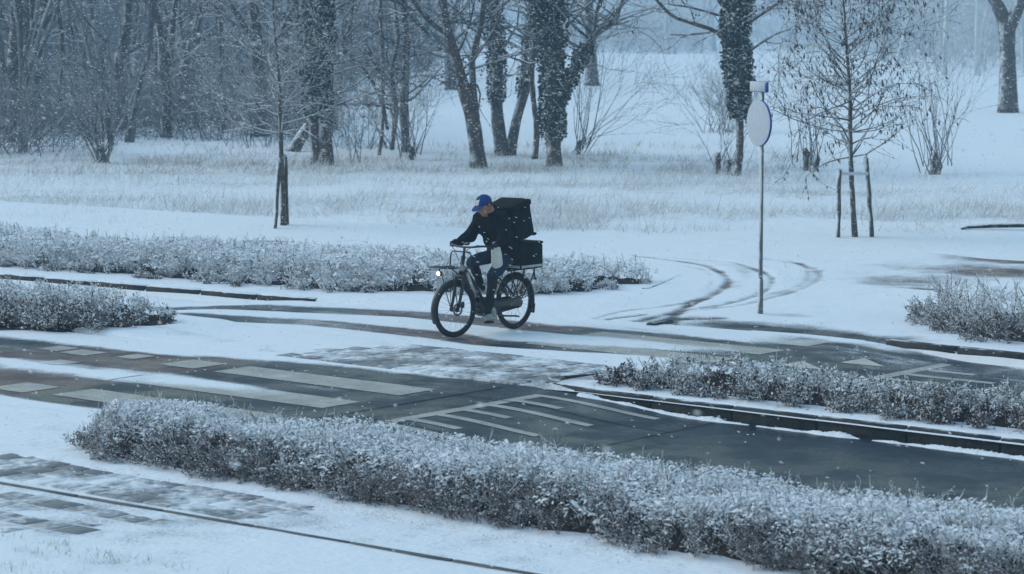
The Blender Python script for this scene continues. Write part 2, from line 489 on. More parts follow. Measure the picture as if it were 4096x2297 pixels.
T_A = [(-34, 22.8), (-30, 23.6), (-26.5, 24.2), (-25, 24.72), (-23, 25.42), (-21, 25.36), (-19.3, 25.5), (-17.5, 25.5), (-14, 25.4)]
T_B = [(-34, 21.8), (-30, 22.3), (-25.3, 23.38), (-23.5, 23.9), (-21.4, 24.02), (-20.5, 23.80), (-19.1, 24.15), (-17.8, 24.45), (-14, 24.4)]
def far_cover(U, V):
    wob = (fbm(U * 0.7 + 9, V * 1.5) - 0.5)
    dA = seg_dist(U, V + wob * 0.18, T_A); dB = seg_dist(U, V + wob * 0.18, T_B)
    bare = np.maximum(sstep(0.46, 0.22, dA), sstep(0.46, 0.20, dB))
    right = sstep(-19.0, -17.2, U + wob * 1.2) * sstep(23.7, 24.0, V + wob * 0.5)
    right = right * sstep(0.05, -0.5, V + wob * 0.7 - np.minimum(fe(U) + 0.25, 27.0))
    bare = np.maximum(bare, right)
    c = 1.05 - bare * (0.86 - 0.25 * fbm(U * 0.5, V * 3))
    thin = sstep(-22.5, -20.5, U) * sstep(24.0, 24.6, V) * sstep(25.4, 25.0, V)
    c = c + 0.40 * (fbm(U * 0.6 + 2, V * 6.0, 4) - 0.5)
    return np.clip(c - 0.12 * thin, 0, 1.2)

def far_red(U, V): return sstep(-23.9, -23.7, U) * sstep(-20.3, -20.5, U)

def med_cover(U, V):
    c = 1.03 - 0.36 * fbm(U * 0.5 + 6, V * 2.0, 4)
    c = c - 0.45 * sstep(-21.6, -19.8, U) * sstep(-16.9, -17.7, U) * sstep(23.2, 22.4, V + (fbm(U, V * 2) - .5))
    return c

TRACKS = [
    ([(-25.42,33.14),(-24.60,32.98),(-23.63,32.58),(-22.31,31.27),(-21.53,29.98),(-20.96,28.54),(-20.32,27.29),(-19.60,26.25)], 0.085, 0.62),
    ([(-24.18,32.52),(-23.32,32.06),(-22.38,31.00),(-21.66,29.87)], 0.045, 0.35),
    ([(-24.75,33.28),(-23.60,33.26),(-22.27,32.19),(-21.58,31.32),(-20.86,29.88),(-20.57,28.55),(-20.57,27.66),(-20.30,26.47)], 0.075, 0.52),
    ([(-24.16,33.11),(-23.19,32.79),(-22.33,31.77),(-21.47,30.37)], 0.15, 0.28),
    ([(-23.80,34.08),(-22.70,33.77),(-21.68,32.69),(-21.04,31.42),(-20.61,30.09),(-20.37,28.72),(-20.43,27.48)], 0.08, 0.40),
    ([(-24.03,34.31),(-23.04,34.06),(-21.80,32.59),(-21.08,31.17),(-20.72,29.87)], 0.06, 0.36),
    ([(-20.80,26.05),(-21.12,27.20),(-21.04,27.86),(-21.18,29.30)], 0.06, 0.4),
    ([(-21.01,25.60),(-20.76,26.25),(-20.69,27.15)], 0.06, 0.45),
    ([(-19.95,26.3),(-20.15,26.7),(-20.05,27.1),(-19.7,27.5)], 0.075, 0.52),
]
def path_cover(U, V):
    c = 1.08 - 0.26 * fbm(U * 0.5 + 1, V * 0.9, 4)
    wob = fbm(U * 1.3, V * 1.3)
    for pts, w, a in TRACKS:
        d = seg_dist(U, V, smooth_line(pts, 5))
        c = c - 0.85 * a * np.exp(-(d / w) ** 2) * (0.6 + 0.8 * wob)
    for (u0, v0, ru, rv, a) in [(-20.3, 32.9, 0.9, 0.9, 0.50), (-20.9, 36.9, 1.1, 0.7, 0.85), (-20.0, 34.9, 1.3, 0.9, 0.72), (-18.7, 27.0, 1.3, 0.55, 0.75), (-17.4, 26.9, 0.9, 0.4, 0.7), (-19.3, 28.3, 0.45, 0.28, 0.35), (-19.45, 32.2, 0.35, 0.12, 0.75)]:
        c = c - a * np.exp(-(((U - u0) / ru) ** 2 + ((V - v0) / rv) ** 2) * (0.6 + 0.8 * wob))
    return np.clip(c, 0, 1.1)

def sheet(name, us, ts, vfun, zfun, mat, cov, red=None, thick=0.012, bumpy=0.012, parent=None):
    U, T = np.meshgrid(np.asarray(us, float), np.asarray(ts, float), indexing='ij')
    V = vfun(U, T)
    C = cov(U, V)
    X, Y = W(U, V)
    Z = zfun(U, V) + thick * sstep(0.35, 0.95, C) + bumpy * (fbm(X * 1.5, Y * 1.5, 5) - 0.5) * sstep(0.3, 1.0, C)
    P = np.stack([X, Y, Z], -1).reshape(-1, 3)
    a, b = U.shape
    i = np.arange(a * b).reshape(a, b)
    F = np.stack([i[:-1, :-1].ravel(), i[1:, :-1].ravel(), i[1:, 1:].ravel(), i[:-1, 1:].ravel()], -1)
    at = {'cover': C.ravel(), 'red': (red(U, V) if red else np.zeros_like(U)).ravel(), 'thin': np.zeros(a * b)}
    return add(name, mesh_np(name, P, F, mat, at, True), parent)

us_all = np.concatenate([np.arange(-60, -33, 0.5), np.arange(-33, -8, 0.075), np.arange(-8, 14, 0.5)])
def col(v): return lambda U, T: T
near_road = tag(sheet('road', us_all, np.arange(V_NEAR - 0.30, V_MED + 0.16, 0.075), col(0), lambda U, V: z_road(U), M['road'], near_cover, near_red), kind='structure')
far_road = tag(sheet('road', us_all, np.linspace(0, 1, 46), lambda U, T: V_FAR - 0.12 + (fe(U) + 0.08 - V_FAR + 0.12) * T, lambda U, V: z_road(U) + 0.002, M['road'], far_cover, far_red), kind='structure')
def z_med(U, V):
    isl = np.maximum(sstep(-17.9, -17.5, U), sstep(-23.6, -24.4, U))
    return 0.003 + 0.045 * isl * sstep(21.30, 21.42, V) + 0.03 * isl * sstep(-17.4, -16.6, U)*0 - 0.16 * sstep(22.75, 22.95, V) * sstep(-15.6, -14.5, U) - 0.14 * sstep(V_MED + 0.06, V_MED - 0.02, V) * (1 - isl) - 0.14 * sstep(V_FAR - 0.06, V_FAR + 0.04, V)
median = tag(sheet('median', us_all, np.arange(V_MED - 0.02, V_FAR + 0.07, 0.05), col(0), z_med, M['pave'], med_cover, None, 0.012), kind='structure')

def pave_cover(U, V):
    c = 1.03 - 0.36 * fbm(U * 0.55 + 4, V * 1.6, 4)
    k = sstep(-18.9, -17.6, U) * sstep(-13.6, -15.6, U) * sstep(12.6, 13.2, V) * sstep(15.1, 14.7, V)
    return c - 0.30 * k * fbm(U, V)
us_fg = np.concatenate([np.arange(-60, -21, 0.5), np.arange(-21, -8, 0.075), np.arange(-8, 14, 0.5)])
def z_pave(U, V):
    bed = sstep(14.95, 15.15, V) * sstep(17.15, 16.9, V) * sstep(-18.6, -17.9, U)
    grass = sstep(12.7, 12.2, V + 0.6 * (fbm(U * .7, V * .7) - .5))
    return 0.003 + 0.03 * bed * (0.5 + fbm(U * 3, V * 3)) + 0.03 * grass * (0.3 + fbm(U * 4, V * 4)) - 0.14 * sstep(V_NEAR - 0.20, V_NEAR - 0.10, V)
pavement = tag(sheet('pavement', us_fg, np.concatenate([np.arange(5.0, 11, 0.25), np.arange(11, V_NEAR - 0.08, 0.06)]), col(0), z_pave, M['path_snow'], pave_cover, None, 0.010, 0.018), kind='structure')

us_p = np.concatenate([np.arange(-60, -25.6, 0.3), np.arange(-25.6, -18.6, 0.045), np.arange(-18.6, -13.5, 0.09), np.arange(-13.5, 14, 0.3)])
def z_path(U, V):
    t = V - fe(U)
    return 0.035 * sstep(0.0, 0.25, t) * np.clip(1 - sstep(-22.0, -21.2, U) * sstep(-16.3, -17.2, U) * 0.95, 0, 1) + 0.012 - 0.10 * sstep(10.4, 11.0, t) - 0.14 * sstep(0.04, -0.05, t)
cycle_path = tag(sheet('cycle_path', us_p, np.concatenate([np.arange(-0.06, 8.4, 0.05), np.arange(8.4, 11.0, 0.08)]), lambda U, T: fe(U) + T, z_path, M['road'], path_cover, lambda U, V: sstep(0.5, 1.6, V - fe(U)), 0.022, 0.03), kind='structure')

# the land: one sheet to the horizon
def spaced(lo, fine_lo, fine_hi, hi, d, g=1.10):
    a = list(np.arange(fine_lo, fine_hi, d)); s = d; x = a[-1]
    while x < hi: s *= g; x += s; a.append(x)
    s = d; x = fine_lo
    pre = []
    while x > lo: s *= g; x -= s; pre.append(x)
    return np.array(pre[::-1] + a)
gx = spaced(-600, -18, 18, 600, 0.28); gy = spaced(-200, 38, 74, 900, 0.28, 1.07)
GX, GY = np.meshgrid(gx, gy, indexing='ij')
def land_z(X, Y):
    X = np.asarray(X, float); Y = np.asarray(Y, float)
    u, v = UV(X, Y)
    z = 0.03 + 0.16 * (fbm(X * 0.25, Y * 0.25, 4) - 0.5) * sstep(46.5, 50, Y) + 0.05 * (fbm(X * 1.4, Y * 1.4, 4) - 0.5)
    z = z + 0.12 * (fbm(X * 0.9 + 7, Y * 0.9, 3) - 0.35) * sstep(46.5, 48.5, Y) * sstep(60, 54, Y)
    z = z + 1.0 * (fbm(X * 0.02 + 3, Y * 0.02, 3) - 0.5) * sstep(80, 160, Y)
    t = v - fe(u)
    inside = sstep(10.9, 10.5, t)
    z = z - 0.22 * inside
    z = np.where(t < 0.4, -0.6, z)
    return z
GZ = land_z(GX, GY)
verge = sstep(46.3, 47.5, GY) * sstep(64, 58, GY); under = sstep(60, 63, GY) * sstep(74, 69, GY)
thin = 0.56 * verge * (0.4 + fbm(GX * 0.3, GY * 0.5)) + 0.50 * under * (0.5 + fbm(GX * 0.5, GY * 0.5)) * sstep(9, 4, GX) + 0.16 * sstep(72, 90, GY) * fbm(GX * 0.04, GY * 0.09 + 4)
thin = thin + 0.35 * sstep(60, 75, GY) * sstep(-3, -8, GX) * fbm(GX * .3, GY * .3)
na, nb = GX.shape
gi = np.arange(na * nb).reshape(na, nb)
GF = np.stack([gi[:-1, :-1].ravel(), gi[1:, :-1].ravel(), gi[1:, 1:].ravel(), gi[:-1, 1:].ravel()], -1)
ground = tag(add('ground', mesh_np('ground', np.stack([GX, GY, GZ], -1).reshape(-1, 3), GF, M['snow'], {'thin': thin.ravel()}, True)), kind='structure')

# ---- paint
def strip(name, poly, road, cov, zoff=0.004, mat='paint'):
    """painted patch: quad/triangle given in plan (u,v), finely divided"""
    p = [np.array(q, float) for q in poly]
    if len(p) == 3: p.append(p[2])
    na_, nb_ = 14, 5
    s, t = np.meshgrid(np.linspace(0, 1, na_), np.linspace(0, 1, nb_), indexing='ij')
    Q = (1-s)[..., None]*(1-t)[..., None]*p[0] + s[..., None]*(1-t)[..., None]*p[1] + s[..., None]*t[..., None]*p[2] + (1-s)[..., None]*t[..., None]*p[3]
    U, V = Q[..., 0], Q[..., 1]
    C = cov(U, V); X, Y = W(U, V)
    Z = z_road(U) + zoff + 0.012 * sstep(0.35, 0.95, C)
    i = np.arange(na_ * nb_).reshape(na_, nb_)
    F = np.stack([i[:-1, :-1].ravel(), i[1:, :-1].ravel(), i[1:, 1:].ravel(), i[:-1, 1:].ravel()], -1)
    return add(name, mesh_np(name, np.stack([X, Y, Z], -1).reshape(-1, 3), F, M[mat], {'cover': C.ravel()}, True), road)
def rect(name, u0, u1, v0, v1, road, cov): return strip(name, [(u0, v0), (u1, v0), (u1, v1), (u0, v1)], road, cov)
for v0 in (19.98, 18.84, 17.70): rect('zebra_stripe', -21.15, -18.38, v0, v0 + 0.56, near_road, near_cover)
for v0 in (20.0, 18.75, 17.60):
    rect('marking_block', -22.05, -21.50, v0, v0 + 0.52, near_road, near_cover)
for (u0, v0, w) in ((-24.15, 20.0, .35), (-23.7, 19.95, .45), (-23.2, 19.2, .35), (-22.9, 20.1, .3), (-24.0, 18.2, .4)): rect('marking_block', u0, u0 + w, v0, v0 + 0.35, near_road, near_cover)
for v0 in (24.05, 25.02, 25.98): rect('zebra_stripe', -20.1, -17.40, v0, v0 + 0.52, far_road, lambda U, V: far_cover(U, V) * 0.92)
for (u0, v0) in ((-16.95, 23.78), (-16.77, 24.47), (-16.46, 25.27)):
    strip('give_way_triangle', [(u0, v0), (u0 + 0.44, v0 + 0.24), (u0, v0 + 0.50)], far_road, lambda U, V: far_cover(U, V) * 0.35, 0.006, 'paint_new')
rect('ramp_line', -17.36, -17.20, 18.55, 20.95, near_road, near_cover)
rect('ramp_line', -17.20, -15.75, 20.84, 20.95, near_road, near_cover)
for k, (v0, L) in enumerate([(20.42, 0.55), (20.02, 1.25), (19.62, 0.55), (19.22, 1.25), (18.82, .6), (18.45, 1.3)]):
    rect('ramp_tooth', -17.20, -17.20 + L, v0, v0 + 0.12, near_road, near_cover)
rect('ramp_line', -15.75, -15.60, 24.0, 26.3, far_road, far_cover)
for k, v0 in enumerate([24.8, 25.25, 25.7]): rect('ramp_tooth', -15.60, -15.0 + 0.5 * (k % 2), v0, v0 + 0.12, far_road, far_cover)
def joint(u0, v0, u1, v1, w=0.02):
    d = np.array([u1 - u0, v1 - v0]); d /= np.hypot(*d); q = np.array([-d[1], d[0]]) * w / 2
    a, b = np.array([u0, v0]), np.array([u1, v1])
    o = strip('joint', [a - q, b - q, b + q, a + q], near_road, lambda U, V: U * 0, 0.006)
    o.data.materials[0] = M['tar']
joint(-18.0, 20.39, -15.2, 20.37); joint(-18.0, 18.62, -15.2, 18.62); joint(-15.2, 17.4, -15.2, 21.1); joint(-17.95, 17.5, -17.95, 21.1, 0.03)

# ---- kerb stones: one bevelled stone copied along the kerb lines
def kerb_mesh(L, w, h, bev):
    m = MB(); m.box((0, 0, -h / 2), (L, w, h), None, bev)
    return mesh_np('kerb_stone', np.concatenate(m.V), [m.F[3], m.F[4]], M['kerb'])
K1 = kerb_mesh(0.994, 0.14, 0.26, 0.014)
K3 = kerb_mesh(0.994, 0.10, 0.26, 0.014); K3.materials[0] = M['kerb_snowy']
K2 = kerb_mesh(0.494, 0.14, 0.26, 0.014)
K4 = kerb_mesh(0.994, 0.14, 0.26, 0.014); K4.materials[0] = M['kerb_snowy']
def kerb_line(pts, ztop, road, step=1.0, mesh=K1):
    p = np.array(pts, float)
    d = np.concatenate([[0], np.cumsum(np.hypot(*np.diff(p, axis=0).T))])
    n = int(d[-1] / step)
    for i in range(n):
        s = (i + 0.5) * step
        u = np.interp(s, d, p[:, 0]); v = np.interp(s, d, p[:, 1])
        u2 = np.interp(s + 0.05, d, p[:, 0]); v2 = np.interp(s + 0.05, d, p[:, 1])
        x, y = W(u, v); x2, y2 = W(u2, v2)
        o = add('kerb_stone', mesh, road)
        o.location = (x, y, ztop + random.uniform(-.004, .004)); o.rotation_euler = (random.uniform(-.01, .01), 0, math.atan2(y2 - y, x2 - x) + random.uniform(-.006, .006))
kerb_line([(-17.15, 21.37), (-7.0, 21.43)], 0.052, near_road)
kerb_line([(-17.05, 21.38), (-17.45, 21.46), (-17.72, 21.70), (-17.80, 22.0), (-17.70, 22.3), (-17.4, 22.55), (-17.0, 22.66)], 0.050, median, 0.5, K2)
kerb_line([(-17.0, 22.68), (-11, 22.85)], 0.05, median)
kerb_line([(u, fe(u) + 0.08) for u in (-40, -31, -28, -25.5, -24.6)], 0.060, far_road, 1.0, K4)
kerb_line([(u, fe(u) + 0.08) for u in (-16.8, -14, -10, -6)], 0.055, far_road)
kerb_line([(-22.35, 29.35), (-23.2, 31.35)], 0.078, cycle_path, 1.0, K3)
kerb_line([(-19.98, 26.35), (-20.05, 26.8), (-19.88, 27.3)], 0.045, cycle_path, 0.5, K2)
def kerb_xy(x0, y0, x1, y1, z, parent):
    a = UV(x0, y0); b = UV(x1, y1); kerb_line([a, b], z, parent, 1.0, K3)
kerb_xy(-4.6, 44.4, -3.4, 44.15, 0.085, cycle_path); kerb_xy(-3.55, 44.15, -2.4, 44.5, 0.075, cycle_path)

# ---- paving tiles, joints full of snow
def tile_mesh(s):
    m = MB(); m.box((0, 0, -0.03), (s - 0.010, s - 0.026, 0.06), None, 0.006)
    return mesh_np('paving_tile', np.concatenate(m.V), [m.F[3], m.F[4]], M['tile'])
TM = tile_mesh(0.30)
def tiles(u0, u1, v0, v1, z, parent, keep, fade):
    r = 0; v = v0
    while v < v1:
        u = u0 + (0.15 if r % 2 else 0)
        while u < u1:
            if keep(u, v):
                x, y = W(u, v)
                o = add('paving_tile', TM, parent)
                o.location = (x, y, z - 0.012 * fade(u, v) + random.gauss(0, 0.0016)); o.rotation_euler = (random.gauss(0, .006), random.gauss(0, .006), -TH)
            u += 0.30
        v += 0.30; r += 1
tiles(-21.4, -17.9, 21.46, 23.1, 0.0225, median, lambda u, v: True, lambda u, v: 0.7 * float(sstep(-20.2, -21.4, u)) + 0.55 * float(sstep(22.4, 23.2, v)) + 0.4 * float(sstep(-18.3, -17.9, u)))
tiles(-18.6, -14.2, 12.85, 15.0, 0.019, pavement, lambda u, v: abs(v - 14.15) > 0.1 and (v > 13.5 or u < -15.4), lambda u, v: 0.75 * float(sstep(14.3, 13.4, v)) + 0.7 * float(sstep(-15.6, -14.2, u)) + 0.5 * float(sstep(-17.8, -18.6, u)) + 0.8 * (float(fbm(np.array(u * .9), np.array(v * 1.4))) - .5))
EM = MB(); EM.box((0, 0, -0.05), (0.985, 0.045, 0.12), None, 0.006)
EM = mesh_np('edging_stone', np.concatenate(EM.V), [EM.F[3], EM.F[4]], plain('wet_edging', (0.055, 0.06, 0.065), 0.5, 0.4, 0, 0.35, 5))
for i in range(14):
    u = -20.5 + i + 0.5
    x, y = W(u, 14.05 + 0.02 * (u + 17.4))
    o = add('edging_stone', EM, pavement); o.location = (x, y, 0.014); o.rotation_euler = (0, 0, -TH + 0.02)

# ---- ploughed snow lying along the gutters
def ridge(name, pts, w, h, z, parent, gaps=0.35):
    m = MB(); p = smooth_line(pts, 40)
    n = len(p); k = 7; V = []
    for i in range(n):
        u, v = p[i]; g = fbm(np.array(u * 2.3), np.array(7.7 + v)) ; g2 = vnoise(np.array(u * 7.0), np.array(v))
        a = max(0.0, float(g) - gaps) * 2.2 + 0.15 * float(g2); a = min(1.1, a)
        for j in range(k):
            t = j / (k - 1) - 0.5
            x, y = W(u, v + t * w * (0.25 + a) + 0.03 * (float(g2) - .5))
            zz = z(u) - 0.02 + (0.02 + h * a * (0.7 + 0.6 * random.random())) * math.cos(t * math.pi) ** 0.8 * (1 if a > 0.12 else 0.0)
            V.append((x, y, zz))
    F = [(i*k+j, (i+1)*k+j, (i+1)*k+j+1, i*k+j+1) for i in range(n-1) for j in range(k-1)]
    m.put(V, F); o = m.build(name, M['lip'], parent, True); tag(o, kind='stuff'); return o
ridge('gutter_snow', [(u, 21.22) for u in np.arange(-17.0, -7, 0.5)], 0.13, 0.035, lambda u: float(z_road(u)), near_road, 0.33)
ridge('gutter_snow', [(u, float(fe(u)) - 0.08) for u in np.arange(-34, -24.5, 0.5)], 0.14, 0.03, lambda u: float(z_road(u)), far_road, 0.36)
# ------------------------------------------------------------------ hedges
rr = random.Random(11)
def grow(P, D, r, L, lev, out, up=0.06, wig=0.22, n=4, spread=0.8, kids=0.75):
    st = L / n
    for i in range(n):
        D = (D + Vector((rr.gauss(0, wig), rr.gauss(0, wig), rr.gauss(0, wig) + up))).normalized()
        Q = P + D * st; r2 = max(0.003, r * 0.82)
        out.append((P.copy(), Q.copy(), r, r2)); P, r = Q, r2
        if lev > 0 and (i > 0 or L < 0.7) and rr.random() < kids:
            side = D.cross(Vector((rr.gauss(0, 1), rr.gauss(0, 1), rr.gauss(0, 1)))).normalized()
            grow(P, (D + side * rr.uniform(0.6, 1.2) * spread).normalized(), r * 0.62, L * rr.uniform(0.45, 0.75), lev - 1, out, up, wig, n, spread, kids)

def clump():
    """one small branching shrub of unit height: sticks and leaf seats"""
    segs = []
    for i in range(rr.randint(4, 6)):
        a = rr.uniform(0, 2 * math.pi); q = rr.uniform(0.1, 0.75)
        grow(Vector((rr.gauss(0, .10), rr.gauss(0, .10), 0)), Vector((math.cos(a) * q, math.sin(a) * q, 1)).normalized(), 0.013, rr.uniform(.65, 1.0), 3, segs, 0.02, 0.26, 3, 1.0, 0.78)
    P0 = np.array([q[0] for q in segs]); P1 = np.array([q[1] for q in segs]); r = np.array([q[2] for q in segs])
    sc = np.percentile(P1[:, 2], 97)
    return P0 / sc, P1 / sc, r / r.max()
CLUMPS = [clump() for _ in range(9)]

def hedge(label, u0, u1, vlo, vhi, h, dens, leafy, frost, tw=0.0032, ll=(0.018, 0.038), z0=0.04, seed=1, core=0.5, uend=(0.5, 0.5), side=0.35, frost_side=0.85, leafmat='leaf', spreadx=1.0, h_drape=0, pad=(0.010, 0.028)):
    g = np.random.default_rng(seed)
    uc = np.array((u0 + u1) / 2); x, y = W(float(uc), float((vlo(uc) + vhi(uc)) / 2))
    root = empty('hedge', (x, y, z0)); tag(root, label, 'hedge')
    def prof(u, v):
        a, b = vlo(u), vhi(u)
        e = np.minimum(np.minimum((v - a), (b - v)) / side, np.minimum((u - u0) / uend[0], (u1 - u) / uend[1]))
        e = e + (fbm(u * 2.6 + seed, v * 2.6) - 0.5) * 0.7
        return h * np.sqrt(np.clip(e, 0.0, 1)) * (0.66 + 0.55 * fbm(u * 1.1 + 11 * seed, v * 1.5, 4))
    def coat(f, u, v, n_):
        patch = 0.6 * fbm(u * 0.8 + 5 * seed, v * 1.4, 3) + 0.4 * fbm(u * 4.0, v * 4.0 + seed, 3)
        fs = np.clip(1 - (v - vlo(u)) / 0.8, 0, 1)
        b = frost * (0.05 * f + 0.95 * (1 - frost_side * sstep(0.0, 0.75, fs)) * np.clip(f, 0, 1.1) ** 1.4) + 1.5 * (patch - 0.5)
        return np.where(g.random(n_) < b, g.uniform(0.75, 0.97, n_), g.uniform(0, 0.10, n_))
    n = int((u1 - u0) * dens * float(np.mean(vhi(np.linspace(u0, u1, 9)) - vlo(np.linspace(u0, u1, 9)))))
    us = g.uniform(u0, u1, n); tv = g.random(n); tv = np.where(g.random(n) < 0.35, tv * 0.25, tv); vs = vlo(us) + (vhi(us) - vlo(us)) * tv; hs = prof(us, vs)
    A, B, Rr, Ff, Lp, Lf, Ld = [], [], [], [], [], [], []
    for u, v, hh in zip(us, vs, hs):
        if hh < 0.07: continue
        P0, P1, r = CLUMPS[g.integers(len(CLUMPS))]
        hz_ = hh * g.uniform(0.7, 1.12); wd = max(hh, 0.3 * h + 0.08) * g.uniform(0.75, 1.1) * spreadx
        t = g.uniform(0, 6.283); c, s_ = math.cos(t), math.sin(t)
        a, b = float(vlo(np.array(u))), float(vhi(np.array(u)))
        lean = 0.5 * (max(0, 1 - (b - v) / .4) - max(0, 1 - (v - a) / .4)); leanu = -0.5 * max(0, 1 - (u - u0) / .5) + 0.5 * max(0, 1 - (u1 - u) / .5)
        lx, ly = lean * NX + leanu * AX, lean * NY + leanu * AY
        x, y = W(u, v)
        def tf(P): return np.stack([x + wd * (P[:, 0]*c - P[:, 1]*s_) + lx * hz_ * P[:, 2], y + wd * (P[:, 0]*s_ + P[:, 1]*c) + ly * hz_ * P[:, 2], np.maximum(z0 + hz_ * P[:, 2], z0 - .01)], -1)
        a0, b0 = tf(P0), tf(P1); A.append(a0); B.append(b0); Rr.append(r); Ff.append(P1[:, 2] * min(1.0, hh / (0.75 * h)))
        k = g.integers(0, len(b0), int(len(b0) * leafy)); k = k[P1[k, 2] > 0.15]
        Lp.append(b0[k] + g.normal(0, .012, (len(k), 3))); Lf.append(P1[k, 2] * min(1.0, hh / (0.75 * h))); Ld.append(b0[k] - a0[k])
    A = np.concatenate(A); B = np.concatenate(B); Rr = np.concatenate(Rr); Ff = np.concatenate(Ff)
    V, F, o = cones(A, B + (B - A) * 0.25, tw * (0.8 + 1.25 * Rr))
    eu, ev = UV(B[:, 0], B[:, 1])
    tag(add('twigs', mesh_np('twigs', local(V, root), F, M['twig'], {'frost': coat(Ff, eu, ev, len(A))[o]}), root), kind='stuff')
    P = np.concatenate(Lp); f = np.concatenate(Lf); D = np.concatenate(Ld); nl = len(P)
    D = D / (np.linalg.norm(D, axis=1)[:, None] + 1e-6) + g.normal(0, .6, (nl, 3)); D /= np.linalg.norm(D, axis=1)[:, None]
    S = np.cross(D, g.normal(size=(nl, 3))); S /= np.linalg.norm(S, axis=1)[:, None]
    L = g.uniform(ll[0], ll[1], nl); pu, pv = UV(P[:, 0], P[:, 1]); lf = coat(f, pu, pv, nl)
    V3, F3, o3 = leaf_quads(P, D, S, L, L * 0.6)
    tag(add('leaves', mesh_np('leaves', local(V3, root), F3, M[leafmat], {'frost': lf[o3]}), root), kind='stuff')
    # snow caught on the top in small ragged pads
    if h_drape > 0:
        npad = int(h_drape * (u1 - u0) * float(np.mean(vhi(np.linspace(u0, u1, 9)) - vlo(np.linspace(u0, u1, 9)))))
        pu_ = g.uniform(u0, u1, npad); tt = g.random(npad); pv_ = vlo(pu_) + (vhi(pu_) - vlo(pu_)) * tt; pr = prof(pu_, pv_)
        q = 0.5 * fbm(pu_ * 1.3 + seed, pv_ * 1.8, 3) + 0.5 * fbm(pu_ * 6, pv_ * 6 + seed, 3) + 0.16 * sstep(0.1, 0.6, pv_ - vlo(pu_))
        k = (q + g.normal(0, .06, npad) > 0.52) & (pr > 0.45 * h); pu_, pv_, pr = pu_[k], pv_[k], pr[k]; npad = len(pu_)
        X, Y = W(pu_, pv_); C = np.stack([X, Y, z0 + pr * g.uniform(0.72, 1.04, npad)], -1)
        sz = g.uniform(pad[0], pad[1], npad) * (1 + 0.7 * (g.random(npad) < .12)); el = g.uniform(0.16, 0.5, npad); ro = g.uniform(0, 6.283, npad)
        Vp = np.empty((npad, 7, 3)); Vp[:, 6] = C + np.stack([np.zeros(npad), np.zeros(npad), sz * g.uniform(.25, .5, npad)], -1)
        tl = g.normal(0, .35, (npad, 2))
        for j in range(6):
            rj = sz * g.uniform(0.55, 1.25, npad); t = 2 * math.pi * j / 6; ex, ey = rj * math.cos(t), rj * math.sin(t) * el
            dx, dy = ex * np.cos(ro) - ey * np.sin(ro), ex * np.sin(ro) + ey * np.cos(ro)
            Vp[:, j] = C + np.stack([dx, dy, dx * tl[:, 0] + dy * tl[:, 1] - sz * .1], -1)
        b_ = (np.arange(npad) * 7)[:, None]
        Fp = np.concatenate([b_ + np.array([[j, (j + 1) % 6, 6]]) for j in range(6)])
        tag(add('snow_pads', mesh_np('snow_pads', local(Vp.reshape(-1, 3), root), Fp, M['lip'], None, True), root), kind='stuff')
    # long shoots standing out of the top
    ns = int(n * 1.6); us = g.uniform(u0, u1, ns); vs = vlo(us) + (vhi(us) - vlo(us)) * g.random(ns); hs = prof(us, vs); k = hs > 0.5 * h; us, vs, hs = us[k], vs[k], hs[k]; ns = len(us)
    x, y = W(us, vs); p = np.stack([x, y, z0 + hs * 0.7], -1); segs_ = []
    d = g.normal(0, .45, (ns, 3)); d[:, 2] = 1; d /= np.linalg.norm(d, axis=1)[:, None]; q = p + d * (h * g.uniform(.25, .62, ns))[:, None]
    d2 = d + g.normal(0, .5, (ns, 3)); m_ = p * .45 + q * .55; d2 /= np.linalg.norm(d2, axis=1)[:, None]; q2 = m_ + d2 * (h * g.uniform(.12, .3, ns))[:, None]
    V5, F5, o5 = prisms(np.concatenate([p, m_]), np.concatenate([q, q2]), tw * 1.1, tw * 0.6)
    fr5 = np.where(g.random(2 * ns) < 0.6, g.uniform(.6, .95, 2 * ns), .05)[o5]
    tag(add('shoots', mesh_np('shoots', local(V5, root), F5, M['twig'], {'frost': fr5}), root), kind='stuff')
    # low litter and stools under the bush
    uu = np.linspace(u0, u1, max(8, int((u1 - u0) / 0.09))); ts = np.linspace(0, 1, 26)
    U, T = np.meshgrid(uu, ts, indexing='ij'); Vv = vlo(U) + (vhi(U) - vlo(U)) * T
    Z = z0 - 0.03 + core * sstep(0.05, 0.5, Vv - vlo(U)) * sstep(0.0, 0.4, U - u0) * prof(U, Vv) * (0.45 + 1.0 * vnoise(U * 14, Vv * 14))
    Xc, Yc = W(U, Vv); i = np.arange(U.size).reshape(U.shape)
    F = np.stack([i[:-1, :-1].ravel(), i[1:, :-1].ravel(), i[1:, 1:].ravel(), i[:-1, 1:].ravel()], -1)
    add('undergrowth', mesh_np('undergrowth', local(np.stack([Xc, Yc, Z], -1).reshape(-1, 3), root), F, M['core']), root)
    return root

cst = lambda c: (lambda u: np.full(np.shape(u), float(c)))
ipl = lambda us, vs: (lambda u: np.interp(u, us, vs))
hedge('long frosted low hedge in the foreground beside the tiled path', -18.4, -8.3, ipl([-18.4, -17.6, -16.5, -10, -6], [15.6, 15.25, 15.2, 15.18, 15.15]), ipl([-18.4, -17.6, -16.5, -14, -6], [15.95, 16.5, 16.75, 16.85, 17.1]), 0.42, 36, 0.35, 2.0, 0.0034, (0.012, 0.028), 0.03, 1, 0.55, (0.35, 0.4), 0.32, 0.95, h_drape=2600, pad=(0.009, 0.026))
hedge('brown-leaved snowy hedge on the kerbed island at right', -17.2, -10.5, cst(21.60), ipl([-17.4, -16, -6], [22.25, 22.45, 22.7]), 0.345, 28, 0.9, 1.05, 0.0036, (0.018, 0.042), 0.045, 2, 0.45, (0.9, 0.5), 0.3, 0.8, h_drape=380)
